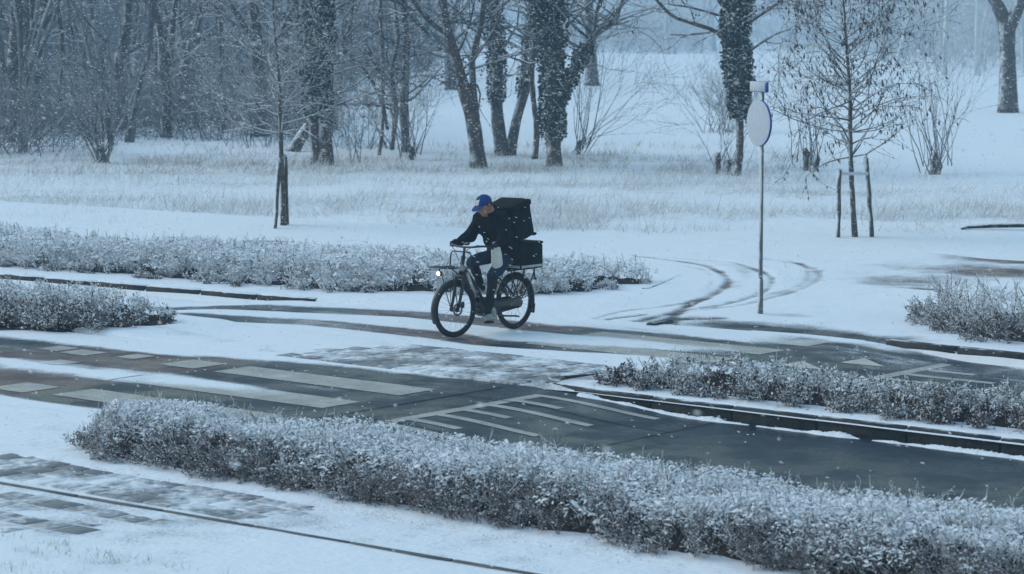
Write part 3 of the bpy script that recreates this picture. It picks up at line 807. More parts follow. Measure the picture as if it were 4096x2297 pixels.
hedge('brown-leaved snowy hedge on the island at the left edge', -31.5, -24.4, ipl([-38, -25.2, -24.3], [20.9, 21.1, 21.6]), ipl([-38, -25.2, -24.3], [22.5, 22.65, 22.4]), 0.38, 22, 0.9, 1.1, 0.0040, (0.020, 0.045), 0.045, 3, 0.45, (0.5, 0.9), 0.3, 0.8, h_drape=420)
hedge('wide pale frosted hedge behind the road and cyclist', -34.5, -22.7, lambda u: fe(u) + np.interp(u, [-40, -25.5, -23.2, -22], [0.75, 0.62, 1.6, 3.4]), lambda u: fe(u) + np.interp(u, [-40, -30, -25, -22], [3.2, 3.4, 4.2, 4.6]), 0.42, 13, 0.4, 4.6, 0.0046, (0.020, 0.042), 0.04, 4, 0.30, (0.5, 0.6), 0.6, 0.42, h_drape=800, pad=(0.014, 0.036))
hedge('grey twiggy hedge at the right edge beyond the road', -17.8, -12.0, lambda u: fe(u) + np.interp(u, [-17.7, -16.8, -16, -8], [2.0, 1.1, 0.6, 0.5]), lambda u: fe(u) + np.interp(u, [-17.7, -16, -8], [2.6, 2.9, 2.9]), 0.62, 14, 0.3, 1.2, 0.0044, (0.02, 0.04), 0.04, 5, 0.3, (1.2, 0.5), 0.5, 0.7)

# ------------------------------------------------------------------ trees
STEMS = {
    'ivy_pair': (66.0, [[(-4.61, -0.04, 0.176), (-4.65, 1.18, 0.147), (-4.72, 2.16, 0.137), (-4.64, 3.14, 0.137), (-4.66, 4.12, 0.127)], [(-4.84, 0.06, 0.127), (-4.92, 0.99, 0.118), (-4.99, 1.67, 0.108), (-5.04, 2.65, 0.098), (-5.12, 4.12, 0.088)]]),
    'leaning': (71.7, [[(-5.95, -0.04, 0.16), (-5.54, 0.62, 0.149), (-5.23, 1.1, 0.117), (-4.78, 1.58, 0.074)]]),
    'forked_centre': (64.9, [[(-0.8, -0.03, 0.193), (-0.95, 1.13, 0.173), (-1.19, 2.0, 0.164), (-1.43, 2.87, 0.135), (-1.62, 3.64, 0.116), (-1.69, 4.21, 0.096)], [(-0.88, 1.23, 0.096), (-0.95, 2.1, 0.087), (-0.96, 2.77, 0.077), (-0.77, 3.44, 0.077), (-0.67, 4.16, 0.067)], [(-1.52, 3.25, 0.067), (-1.96, 3.54, 0.053), (-2.29, 3.92, 0.043)]]),
    'vee': (70.3, [[(-0.25, -0.02, 0.167), (-0.4, 1.21, 0.177), (-0.4, 2.25, 0.177), (-0.43, 3.19, 0.157), (-0.47, 4.18, 0.13)], [(-0.07, -0.02, 0.146), (0.13, 1.0, 0.13), (0.39, 1.89, 0.115), (0.6, 2.88, 0.089), (0.7, 3.81, 0.073)], [(0.21, 1.52, 0.084), (0.33, 2.46, 0.073), (0.44, 3.29, 0.063), (0.59, 4.12, 0.047)]]),
    'slender': (68.7, [[(0.58, -0.03, 0.071), (0.64, 0.76, 0.082), (0.55, 1.58, 0.071), (0.51, 2.29, 0.071), (0.58, 3.31, 0.061), (0.48, 4.17, 0.061)]]),
    'ivy_fork': (66.0, [[(1.05, -0.04, 0.186), (1.02, 0.89, 0.186), (1.0, 1.67, 0.196), (0.95, 2.65, 0.167), (0.85, 3.53, 0.137), (0.75, 4.17, 0.118)], [(1.12, 1.48, 0.137), (1.49, 2.26, 0.118), (1.88, 3.04, 0.098), (2.13, 3.34, 0.073), (2.52, 3.58, 0.054), (2.78, 4.21, 0.049)], [(1.1, 2.55, 0.127), (1.18, 3.43, 0.108), (1.21, 4.17, 0.098)], [(1.22, 1.92, 0.069), (1.59, 2.65, 0.059), (1.98, 3.24, 0.054), (2.08, 3.73, 0.049), (2.22, 4.26, 0.039)]]),
    'ivy_lone': (61.7, [[(5.21, -0.02, 0.101), (5.28, 0.63, 0.087), (5.28, 1.36, 0.092), (5.24, 2.28, 0.128), (5.16, 3.2, 0.137), (5.19, 4.15, 0.156)], [(5.11, 3.01, 0.064), (4.7, 3.36, 0.05), (4.14, 3.56, 0.041), (3.69, 3.73, 0.037), (3.27, 4.15, 0.032)], [(5.41, 3.56, 0.055), (5.66, 3.7, 0.041), (6.16, 4.04, 0.032)]]),
    'far_right': (99.2, [[(18.47, -0.04, 0.368), (18.43, 1.53, 0.309), (18.39, 2.56, 0.295), (18.33, 3.3, 0.324), (17.92, 4.1, 0.221), (17.54, 4.61, 0.177)], [(18.4, 3.0, 0.265), (18.76, 3.88, 0.221), (19.09, 4.47, 0.177)]]),
    'pale_left': (124.5, [[(-2.84, -0.04, 0.296), (-2.87, 1.09, 0.277), (-2.96, 2.01, 0.259), (-3.66, 2.47, 0.203), (-4.4, 3.12, 0.148), (-5.04, 4.04, 0.111)], [(-2.92, 1.92, 0.166), (-2.74, 3.12, 0.129), (-2.55, 4.22, 0.102)]]),
    'pale_right': (130.5, [[(3.93, -0.04, 0.349), (3.86, 1.34, 0.291), (3.82, 2.5, 0.252), (3.72, 4.33, 0.213)], [(3.84, 2.11, 0.116), (4.5, 3.07, 0.087), (5.27, 3.85, 0.068)]]),
    'thin_mid': (70.0, [[(-3.5, -0.03, 0.042), (-3.38, 1.01, 0.047), (-3.39, 2.57, 0.052), (-3.43, 4.18, 0.047)]]),
    'twin_mid': (71.3, [[(-2.83, -0.02, 0.106), (-2.89, 1.17, 0.127), (-2.86, 2.02, 0.116), (-2.82, 2.97, 0.095), (-2.92, 4.18, 0.079)], [(-3.22, 0.11, 0.053), (-3.11, 1.17, 0.085), (-3.21, 2.12, 0.074), (-3.05, 3.07, 0.053), (-3.15, 4.13, 0.042)], [(-3.33, 0.64, 0.048), (-3.48, 1.38, 0.053), (-3.85, 2.12, 0.042), (-4.32, 2.65, 0.032), (-4.64, 3.07, 0.026)]]),
    'edge_dark': (83.5, [[(-15.98, -0.04, 0.26), (-15.7, 1.3, 0.248), (-15.51, 2.67, 0.223), (-15.43, 4.21, 0.198)]]),
    'wide_dark': (84.8, [[(-15.23, -0.05, 0.289), (-15.27, 1.64, 0.289), (-15.3, 2.9, 0.264), (-15.33, 4.21, 0.252)], [(-15.28, 2.77, 0.101), (-14.71, 3.52, 0.082), (-14.32, 4.15, 0.063)]]),
    'curved': (86.2, [[(-12.65, -0.04, 0.166), (-12.68, 1.09, 0.173), (-12.72, 2.11, 0.16), (-12.42, 3.2, 0.141), (-12.35, 4.22, 0.128)], [(-12.66, 2.24, 0.064), (-11.89, 2.75, 0.051), (-10.98, 3.26, 0.038)]]),
    'snag_fork': (80.5, [[(-10.46, -0.04, 0.155), (-10.44, 1.04, 0.161), (-10.49, 1.88, 0.179), (-10.57, 2.83, 0.119), (-10.67, 3.55, 0.102), (-10.84, 4.2, 0.084)], [(-10.48, 1.82, 0.119), (-10.29, 2.72, 0.107), (-10.23, 3.43, 0.09), (-10.13, 4.2, 0.072)]]),
    'wavy': (90.5, [[(-11.15, -0.04, 0.148), (-11.19, 1.08, 0.148), (-11.04, 2.15, 0.148), (-10.73, 3.09, 0.134), (-10.45, 4.23, 0.121)], [(-11.04, 2.15, 0.067), (-11.2, 3.09, 0.054), (-11.26, 4.16, 0.047)]]),
    'broad_brown': (81.7, [[(-7.72, -0.04, 0.267), (-7.74, 1.12, 0.23), (-7.81, 2.33, 0.218), (-7.86, 3.3, 0.206), (-7.95, 4.2, 0.182)], [(-7.83, 2.82, 0.097), (-8.35, 3.66, 0.079), (-8.7, 4.2, 0.061)], [(-7.78, 2.09, 0.085), (-7.14, 3.06, 0.067), (-6.77, 3.78, 0.055)]]),
    'small_grey': (93.7, [[(-10.22, -0.04, 0.09), (-10.15, 1.39, 0.097), (-10.18, 2.78, 0.09), (-10.23, 4.23, 0.083)]]),
    'left_pale': (83.5, [[(-14.07, -0.04, 0.087), (-14.15, 1.18, 0.087), (-14.03, 2.3, 0.081), (-14.11, 3.41, 0.074), (-14.22, 4.21, 0.068)]]),
    'left_pair': (93.7, [[(-12.54, -0.04, 0.111), (-12.55, 1.39, 0.111), (-12.44, 2.5, 0.104), (-12.55, 4.17, 0.09)]]),
    'young_left': (47.5, [[(-4.09, -0.01, 0.046), (-4.11, 1.12, 0.044), (-4.13, 1.97, 0.039), (-4.15, 2.68, 0.032), (-4.2, 3.38, 0.021), (-4.24, 4.08, 0.014)]]),
    'young_right': (45.7, [[(5.91, -0.01, 0.047), (5.83, 1.16, 0.042), (5.79, 2.19, 0.036), (5.76, 2.86, 0.029), (5.7, 3.54, 0.02), (5.64, 4.08, 0.014)]]),
}
def seg_mesh(name, segs, mat, root, frost=0.0, n=3):
    P0 = np.array([s[0] for s in segs]); P1 = np.array([s[1] for s in segs])
    r0 = np.array([s[2] for s in segs]); r1 = np.array([s[3] for s in segs]); fine = r0 < 0.0085
    if fine.all() or not fine.any(): fine[:] = False
    V, F, o = prisms(P0[~fine], P1[~fine], r0[~fine], r1[~fine], n)
    Vc, Fc, oc = cones(P0[fine], (P1 + (P1 - P0) * 0.2)[fine], r0[fine] * 1.25)
    fr = np.clip(rng.normal(frost, 0.15, len(segs)), 0, 0.85)
    fr = np.concatenate([fr[~fine][o], fr[fine][oc]]) if fine.any() else fr[o]
    return add(name, mesh_np(name, local(np.concatenate([V, Vc]), root), [F, Fc + len(V)], mat, {'frost': fr}), root)

def tree(key, label, name='bare_tree', bark='bark', nb=26, blen=(0.9, 2.2), zb=1.3, ivy=None, lev=2, frost=0.06, top=8.5, kids=0.72, twmin=0.006, bspread=1.0, leaves=0, clump=0):
    Yp, stems = STEMS[key]
    zb0 = float(land_z(stems[0][0][0], Yp))
    root = empty(name, (stems[0][0][0], Yp, zb0)); tag(root, label, 'tree')
    trunk = MB(); segs = []; paths = []
    for si, st in enumerate(stems):
        pts = np.array([[a, Yp, max(b, -0.05) + zb0 * 0.5] for a, b, c in st]); rad = np.array([c for a, b, c in st])
        # on beyond the seen part
        d = pts[-1] - pts[-2]; d /= np.linalg.norm(d); p = pts[-1]; r = rad[-1]
        ext = []; er = []
        while p[2] < top * (0.9 if si else 1) and r > 0.012:
            d = d + np.array([rr.gauss(0, .12), rr.gauss(0, .12), 0.1 + rr.gauss(0, .05)]); d /= np.linalg.norm(d)
            p = p + d * 0.9; r *= 0.84; ext.append(p); er.append(r)
        if ext: pts = np.vstack([pts, ext]); rad = np.concatenate([rad, er])
        sm = smooth_line(pts, 5); t = np.linspace(0, 1, len(rad)); rs = np.interp(np.linspace(0, 1, len(sm)), t, rad)
        k = len(sm)
        if si == 0 or stems[si][0][1] < 0.3: # root flare
            hgt = sm[:, 2] - sm[0, 2]; rs = rs * (1 + 0.30 * np.exp(-hgt / 0.18))
        wy = np.cumsum([rr.gauss(0, 0.03) for _ in range(k)]); sm[:, 1] += wy - wy[0]
        if si: sm[:, 1] += 0.02
        rs = rs * (1 + 0.05 * np.array([rr.gauss(0, 1) for _ in range(k)]))
        trunk.tube(sm, rs, 9 if rs[0] > 0.05 else 6)
        paths.append((sm, rs))
        nbr = int(nb * (1.5 if si == 0 else 0.9))
        for b in range(nbr):
            i = rr.randrange(2, k - 1)
            if sm[i, 2] < zb or (sm[i, 2] > 5.5 and rr.random() < 0.5): continue
            a = rr.uniform(0, 2 * math.pi)
            D = Vector((math.cos(a) * bspread, math.sin(a) * bspread * 0.8, rr.uniform(-0.05, 0.8))).normalized()
            r0 = min(rs[i] * 0.45, 0.045)
            grow(Vector(sm[i]), D, r0, rr.uniform(*blen), lev, segs, 0.03, 0.2, 4, 0.9, kids)
    tm = trunk.build('trunk', M[bark], root, True)
    tm.data.vertices.foreach_set('co', local(np.concatenate(trunk.V), root).astype(np.float32).ravel())
    if segs:
        segs = [(a, b, max(c, twmin), max(d, twmin * .8)) for a, b, c, d in segs]
        seg_mesh('crown', segs, M['branch'], root, frost)
    if ivy:
        PP = []; DD = []
        for (si, z0, z1, n_, th) in ivy:
            sm, rs = paths[si]
            idx = [i for i in range(len(sm)) if z0 <= sm[i, 2] <= z1]
            if len(idx) < 2: continue
            for _ in range(n_):
                i = rr.choice(idx[:-1]); t = rr.random(); c = sm[i] * (1 - t) + sm[i + 1] * t
                a = rr.uniform(0, 2 * math.pi); fade = 0.35 + 0.65 * min(1, (c[2] - z0) / 0.7)
                blob = 0.5 + 1.0 * float(vnoise(np.array(c[2] * 2.6 + si * 9), np.array(a * 0.9)))
                q = rs[i] + th * fade * blob * rr.random() ** 0.5
                o = np.array([math.cos(a), math.sin(a), 0])
                PP.append(c + o * q + np.array([0, 0, rr.gauss(0, .05)])); DD.append(o * 0.8 + np.array([rr.gauss(0, .5), rr.gauss(0, .5), -0.5 + rr.gauss(0, .4)]))
        PP = np.array(PP); DD = np.array(DD); DD /= np.linalg.norm(DD, axis=1)[:, None]
        S = np.cross(DD, rdir(len(PP))); S /= np.linalg.norm(S, axis=1)[:, None]
        L = rng.uniform(0.06, 0.11, len(PP))
        V, F, o = leaf_quads(PP, DD, S, L, L * 0.9, 0.12)
        fr = np.where(rng.random(len(PP)) < 0.06, 0.6, 0.0)[o]
        tag(add('ivy', mesh_np('ivy', local(V, root), F, M['ivy'], {'frost': fr}), root), kind='stuff')
    if leaves and segs:
        tips = [s for s in segs if s[2] < 0.008] or segs
        PP = np.array([rr.choice(tips)[rr.randrange(2)] for _ in range(leaves)])
        D = np.stack([rng.normal(0.25, .25, leaves), rng.normal(0, .25, leaves), np.full(leaves, -1.0)], -1); D /= np.linalg.norm(D, axis=1)[:, None]
        S = np.cross(D, rdir(leaves)); S /= np.linalg.norm(S, axis=1)[:, None]
        L = rng.uniform(0.06, 0.11, leaves)
        V, F, o = leaf_quads(PP, D, S, L, L * 0.35, 0.1)
        tag(add('dead_leaves', mesh_np('dead_leaves', local(V, root), F, M['dry_leaf'], {'frost': np.zeros(len(V))}), root), kind='stuff')
    if clump:
        PP = []
        pts = [s[1] for s in segs if s[1].z < 4.5]
        for _ in range(clump):
            c = rr.choice(pts)
            for q in range(12): PP.append((c.x + rr.gauss(0, .09), c.y + rr.gauss(0, .09), c.z - rr.random() * .22))
        PP = np.array(PP); n_ = len(PP); D = rdir(n_, -1.0); S = np.cross(D, rdir(n_)); S /= np.linalg.norm(S, axis=1)[:, None]
        L = rng.uniform(0.05, 0.09, n_); V, F, o = leaf_quads(PP, D, S, L, L * 0.7)
        tag(add('seed_clusters', mesh_np('seed_clusters', local(V, root), F, M['dry_leaf'], {'frost': np.zeros(len(V))}), root), kind='stuff')
    return root

tree('ivy_pair', 'twin-stemmed ivy-clad tree behind the left young staked tree', bark='brown_bark', ivy=[(0, 1.05, 5, 3200, .13), (1, 1.25, 5, 1300, .08)], nb=34, blen=(1.0, 2.4))
tree('leaning', 'short thick trunk leaning right against the twin ivy tree', 'leaning_trunk', 'brown_bark', nb=4, top=1.5, blen=(.4, .8), zb=.6)
tree('forked_centre', 'brown forked tree behind the cyclist, leaning left, nearest of the central clump', bark='brown_bark', nb=40, blen=(0.9, 2.2), zb=1.9, clump=26)
tree('vee', 'central tree with ivy on its left stem splitting in a V at ground level', ivy=[(0, 1.3, 6, 1700, .07), (2, 1.6, 5, 500, .07)], nb=30, zb=2.0)
tree('slender', 'slender crooked trunk between the V-shaped tree and the thick ivy tree', nb=22, zb=2.2, blen=(.7, 1.7))
tree('ivy_fork', 'thick ivy-covered tree with arms reaching right, rightmost of the central clump', ivy=[(0, 0.55, 5, 3600, .12), (1, 1.5, 3.1, 700, .07), (2, 2.5, 5, 900, .09)], nb=40, zb=2.4, blen=(1.2, 2.8), clump=14)
tree('ivy_lone', 'lone ivy-smothered tree behind the round sign', bark='brown_bark', ivy=[(0, 1.25, 5, 4600, .19)], nb=18, zb=2.6, blen=(.8, 1.8))
tree('far_right', 'stout forked trunk standing in the snowy field at the right edge', nb=16, zb=4.3, blen=(2, 4), top=10)
tree('pale_left', 'pale distant tree in the field behind the brown forked tree', nb=40, zb=2.2, blen=(1.5, 4), top=10, lev=3)
tree('pale_right', 'pale distant trunk in the field behind the thick ivy tree', nb=44, zb=2.2, blen=(1.5, 4.5), top=10, lev=3)
tree('thin_mid', 'thin straight sapling trunk right of the twin ivy tree', nb=26, zb=1.2, blen=(.8, 1.8))
tree('twin_mid', 'many-stemmed grey tree with a limb reaching left, right of the thin sapling', nb=40, zb=1.2, blen=(.8, 2.0), clump=30)
tree('edge_dark', 'dark leaning trunk at the far left edge of the wood', nb=20, zb=.8, blen=(1, 2.6))
tree('wide_dark', 'widest dark trunk near the left edge of the wood', nb=25, zb=.8, blen=(1, 2.8))
tree('curved', 'trunk with a snowy curved bend above the fan-shaped bush', nb=20, zb=1.0, blen=(1, 2.6), bark='bark')
tree('snag_fork', 'brown-footed trunk forking at head height in the middle of the left wood', nb=22, zb=1.0, blen=(1, 2.4), bark='brown_bark')
tree('wavy', 'wavy leaning trunk right of the forked trunk in the left wood', nb=20, zb=1.0, blen=(1, 2.6))
tree('broad_brown', 'broad brown trunk seen just left of the young staked tree', nb=25, zb=1.2, blen=(1.2, 2.8), bark='brown_bark', clump=20)
tree('small_grey', 'small straight grey trunk between the wavy and the broad brown trunk', nb=15, zb=1.0, blen=(.8, 2.0))
tree('left_pale', 'slim snow-streaked trunk right of the widest dark trunk', nb=15, zb=1.0, blen=(.8, 2.0))
tree('left_pair', 'slim trunk close behind the forked trunk of the left wood', nb=15, zb=1.0, blen=(.8, 2.0))
tree('young_left', 'young staked tree at left with fine snowy twigs', 'young_tree', nb=62, zb=1.6, blen=(0.6, 1.35), lev=3, frost=0.38, top=5.2, kids=0.7, twmin=0.0048, leaves=200)
tree('young_right', 'young staked tree at right with hanging dead leaves', 'young_tree', nb=90, zb=1.3, blen=(0.6, 1.45), lev=2, frost=0.08, top=5.2, kids=0.8, twmin=0.0055, leaves=1400)

# stakes
def stake(label, x0, y0, x1, y1, z1, group):
    z0 = float(land_z(x0, y0)) - 0.1
    r = empty('tree_stake', (x0, y0, z0)); tag(r, label, 'stake', group)
    m = MB(); k = 8
    p = [(x0 + (x1 - x0) * t - x0 + rr.gauss(0, .004), (y1 - y0) * t, (z1 - z0) * t) for t in np.linspace(0, 1, k)]
    m.tube(p, [0.040 * rr.uniform(.9, 1.1) for _ in range(k)], 7); m.build('post', M['stake'], r)
    m = MB(); m.lathe([(0.001, 0.03), (0.028, 0.024), (0.042, 0.0), (0.036, -0.006)], (p[-1][0], p[-1][1], p[-1][2]), (0, 0, 1), 8); m.build('snow_cap', M['plaster'], r, True)
stake('slanting stake just left of the left young tree', -4.20, 46.7, -4.13, 47.2, 1.22, 'tree stakes')
stake('upright stake just right of the left young tree', -4.03, 47.6, -4.06, 47.6, 1.32, 'tree stakes')
stake('left stake of the right young tree', 5.60, 45.6, 5.61, 45.6, 1.18, 'tree stakes')
stake('slanting right stake of the right young tree', 6.21, 45.7, 6.08, 45.7, 1.38, 'tree stakes')
m = MB(); m.box((5.84, 45.6, 1.12), (0.54, 0.03, 0.055), None, 0.005); o = m.build('tie_bar', M['plaster']); tag(o, 'snowy crossbar tying the right young tree to its stakes', 'crossbar')
for k, (dx, z) in enumerate([(0.06, 1.0), (0.06, .82), (.06, .64), (.06, .46)]): pass

# bare bushes
def bush(label, x, y, h, w, nst, lev=2, r0=0.016, name='bare_bush', stump=0, lean=0.0, frost=0.12, base=0.14, n=5, twmin=0.0045):
    z = float(land_z(x, y)); root = empty(name, (x, y, z)); tag(root, label, 'bush')
    segs = []
    zb = 0.30 if stump else 0.0
    for i in range(nst):
        a = rr.uniform(0, 2 * math.pi); q = rr.random() ** 0.5
        D = Vector((math.cos(a) * q * w / h * 1.0 + lean, math.sin(a) * q * w / h * 0.8, 1.0)).normalized()
        grow(Vector((x + rr.gauss(0, base), y + rr.gauss(0, base), z + zb * rr.random())), D, r0 * rr.uniform(.7, 1.3), h * rr.uniform(0.6, 1.0), lev, segs, 0.02, 0.10, n, 0.55, 0.6)
    segs = [(a, b, max(c, twmin), max(d, twmin * .8)) for a, b, c, d in segs]
    seg_mesh('stems', segs, M['branch'], root, frost)
    for s in range(stump):
        m = MB(); dx = (s - (stump - 1) / 2) * 0.22 + rr.gauss(0, .03); k = 6
        hh = rr.uniform(.35, .6)
        m.tube([(dx + rr.gauss(0, .015), rr.gauss(0, .05), hh * t - 0.05) for t in np.linspace(0, 1, k)], [0.075 * rr.uniform(.8, 1.15) for _ in range(k)], 9); m.build('stump', M['brown_bark'], root, True)
    return root
bush('dark fan-shaped bare bush at the foot of the left wood', -10.29, 67.3, 2.5, 1.5, 26, 3, .02)
bush('fan of bare stems right of the thick ivy tree', 1.75, 70.5, 2.5, 1.7, 20, 3, .016, stump=1, lean=0.35)
bush('tangled bare bush below the many-stemmed grey tree', -2.62, 68.0, 1.9, 1.2, 22, 3, .016, stump=1)
bush('sparse upright bush right of the twin ivy tree', -4.05, 67.3, 2.2, .7, 9, 2, .011)
bush('coppiced stump with upright shoots right of the sign', 7.2, 64.1, 2.4, .9, 16, 2, .014, stump=2)
bush('wide bare bush on two stumps right of the right young tree', 9.95, 62.6, 2.7, 1.3, 26, 2, .014, stump=2, base=.2)
bush('shoots and stump around the foot of the lone ivy tree', 5.05, 62.2, 1.8, 1.1, 14, 2, .012, stump=3)
bush('bare thicket at the left edge below the wood', -13.2, 70.5, 1.8, 2.0, 40, 3, .016, base=.5)
bush('grey thicket behind the slim trees left of centre', -5.9, 76.0, 1.7, 1.6, 40, 3, .014, base=.7)
bush('low thicket behind the twin ivy tree', -3.9, 73.0, 1.5, 1.3, 34, 3, .013, base=.5)
bush('feathery bush between the forked and broad brown trunks', -9.0, 78.5, 2.2, 1.8, 40, 3, .015, base=.6)
bush('small twiggy bush in front of the broad brown trunk', -6.9, 74.0, 1.7, 1.2, 24, 3, .012, base=.4)
bush('faint bush in the field right of the lone ivy tree', 6.6, 84.0, 1.6, 1.3, 34, 3, .013, base=.4)

# ------------------------------------------------------------------ the far woods
def wood(name, xr, yr, ntr, ntw, h, label, zpow=1.6, seed=5, rtw=(0.008, 0.02), ltw=(0.5, 1.6), keep=None, zt=6.5, fr=0.08, mat='wood_far'):
    g = np.random.default_rng(seed)
    X = g.uniform(*xr, ntr); Y = g.uniform(*yr, ntr)
    if keep is not None: k = keep(X, Y); X, Y = X[k], Y[k]
    ntr = len(X)
    Z = land_z(X, Y); P = np.stack([X, Y, Z - .1], -1); r = g.uniform(0.05, 0.22, ntr) 
    Vs = []; Fs = []; off = 0
    ang = g.normal(0, 0.09, (ntr, 2)); cur = P
    for s in range(5):
        ang = ang + g.normal(0, 0.10, (ntr, 2)); nx = cur + np.stack([ang[:, 0], ang[:, 1], np.ones(ntr)], -1) * (h / 5)
        V, F, o = prisms(cur, nx, r, r * 0.8, 5); Vs.append(V); Fs.append(F + off); off += len(V); cur = nx; r = r * 0.8
    x = g.uniform(*xr, ntw); y = g.uniform(*yr, ntw)
    # twigs gather in crowns and thickets
    dens = fbm(x * 0.16 + seed, y * 0.16, 3)
    k = dens > g.uniform(0.25, 0.65, ntw)
    if keep is not None: k &= keep(x, y)
    x, y = x[k], y[k]; n_ = len(x)
    z = land_z(x, y) + zt * g.random(n_) ** zpow
    p = np.stack([x, y, z], -1); d = g.normal(size=(n_, 3)) * np.array([.6, .6, .5]); d[:, 2] += 0.55; d /= np.linalg.norm(d, axis=1)[:, None]
    V, F, o = cones(p, p + d * g.uniform(*ltw, n_)[:, None], g.uniform(*rtw, n_) * 1.15)
    Vs.append(V); F = [np.concatenate(Fs), F + off]
    V = np.concatenate(Vs)
    o = add(name, mesh_np(name, V, F, M[mat], {'frost': np.clip(g.normal(fr, 0.15, len(V)), 0, .9)}))
    tag(o, label, 'wood', kind='stuff'); return o
inview = lambda X, Y: (np.abs(X) < 0.235 * Y + 6)
wood('wood', (-48, -2.5), (106, 185), 330, 110000, 11, 'dense bare wood filling the left background', 1.4, 5, (0.011, 0.026), (0.5, 1.7), lambda X, Y: inview(X, Y) & (X < -7.5 - (Y - 84) * -0.03 - 2.0 * (Y < 100)) )
wood('thicket', (-22, -3.0), (71, 96), 60, 36000, 6, 'dark low thicket between the trunks of the left wood', 1.3, 15, (0.006, 0.013), (0.3, 0.9), lambda X, Y: inview(X, Y) & (X < -4.2 - 0.10 * (Y - 71)) & ((Y > 78) | (X < -11)), 1.5)
wood('wood', (-70, 75), (205, 275), 420, 60000, 12, 'pale bare tree line beyond the snowy field', 1.1, 6, (0.015, 0.035), (0.9, 2.6), lambda X, Y: inview(X, Y) & (Y > 200 + 75 * fbm(X * 0.07, X * 0 + 3, 3)), 8.0, 0.62, 'haze_twig')  # raised frost in the pale woods: twig snow plus painted distance haze
wood('wood', (24, 70), (150, 215), 160, 26000, 11, 'pale thicket beyond the field at the right edge', 1.1, 8, (0.012, 0.03), (0.7, 2.2), lambda X, Y: inview(X, Y) & (X > 20 + (215 - Y) * 0.05), 6.0, 0.58, 'haze_twig')
wood('wood', (-40, 34), (185, 240), 90, 42000, 11, 'hazy low scrub along the far edge of the field', 0.9, 9, (0.012, 0.03), (0.8, 2.4), lambda X, Y: inview(X, Y) & (Y > 168 + 95 * fbm(X * 0.10 + 9, X * 0 + 7, 3)), 2.6, 0.55, 'haze_twig')

# ------------------------------------------------------------------ grass
def blades(name, label, n_, xr, yr, L, wd, dens, frost, seed):
    g = np.random.default_rng(seed)
    x = g.uniform(*xr, n_); y = g.uniform(*yr, n_); k = dens(x, y) > g.random(n_); x, y = x[k], y[k]; n_ = len(x)
    z = land_z(x, y) - 0.01
    a = g.uniform(0, 2 * math.pi, n_); ln = g.uniform(*L, n_) * (0.6 + 0.8 * fbm(x * .8, y * .8))
    t = np.stack([g.normal(0.45, .8, n_), g.normal(0, .8, n_), np.ones(n_)], -1); t /= np.linalg.norm(t, axis=1)[:, None]
    P = np.stack([x, y, z], -1); S = np.stack([np.cos(a), np.sin(a), np.zeros(n_)], -1) * g.uniform(*wd, n_)[:, None]
    V = np.stack([P - S, P + S, P + t * ln[:, None]], 1).reshape(-1, 3)
    F = np.arange(n_ * 3).reshape(-1, 3)
    fr = np.repeat(np.clip(g.normal(frost, .25, n_), 0, .9), 3)
    o = add(name, mesh_np(name, V, F, M['grass'], {'frost': fr})); tag(o, label, 'grass', kind='stuff')
blades('dry_grass', 'dry grass poking through the snow of the verge', 190000, (-16, 18), (46.0, 62.0), (0.12, 0.46), (0.003, 0.007),
       lambda x, y: np.clip(4.0 * (0.55 * fbm(x * 0.35, y * 0.5, 3) + 0.45 * fbm(x * 1.5, y * 1.2, 3) - 0.43), 0, 1) * (0.30 + 0.70 * sstep(58, 49, y)) * sstep(46.0, 47.5, y + 1.5 * (fbm(x * .8, y * .8) - .5)), 0.6, 21)
blades('undergrowth_grass', 'dead stalks among the feet of the trees', 60000, (-18, 12), (62.0, 76.0), (0.10, 0.42), (0.004, 0.010),
       lambda x, y: np.clip(4.0 * (0.5 * fbm(x * 0.4, y * 0.5, 4) + 0.5 * fbm(x * 1.6, y * 1.3, 3) - 0.44), 0, 1) * sstep(10, 6, x) * (0.3 + .7 * sstep(76, 66, y)), 0.30, 22)
blades('weed_stalks', 'tall thin weed stalks standing in the verge', 900, (-14, 12), (47.5, 58), (0.35, 0.8), (0.003, 0.005), lambda x, y: np.clip(2.5 * (fbm(x * .4 + 5, y * .4) - .45), 0, 1), 0.3, 23)

# short grass showing through the snow in the near left corner, fallen leaves beside the hedges
def scatter_blades(name, label, n_, ur, vr, L, wd, zb, mat, seed, thr=0.5):
    g = np.random.default_rng(seed); u = g.uniform(*ur, n_); v = g.uniform(*vr, n_); k = fbm(u * 2.0, v * 2.6, 4) > thr + g.normal(0, .05, n_); u, v = u[k], v[k]; n_ = len(u)
    x, y = W(u, v); P = np.stack([x, y, np.full(n_, zb)], -1); a = g.uniform(0, 6.283, n_)
    t = np.stack([g.normal(.3, .6, n_), g.normal(0, .6, n_), np.ones(n_)], -1); t /= np.linalg.norm(t, axis=1)[:, None]
    S = np.stack([np.cos(a), np.sin(a), a * 0], -1) * g.uniform(*wd, n_)[:, None]
    V = np.stack([P - S, P + S, P + t * g.uniform(*L, n_)[:, None]], 1).reshape(-1, 3)
    o = add(name, mesh_np(name, V, np.arange(n_ * 3).reshape(-1, 3), M[mat], {'frost': np.repeat(np.clip(g.normal(.3, .25, n_), 0, .9), 3)})); tag(o, label, 'grass', kind='stuff')
scatter_blades('short_grass', 'short grass tips poking through the snow in the near left corner', 5200, (-18, -11), (11.0, 12.75), (0.04, 0.10), (0.002, 0.004), 0.015, 'turf', 31, 0.52)
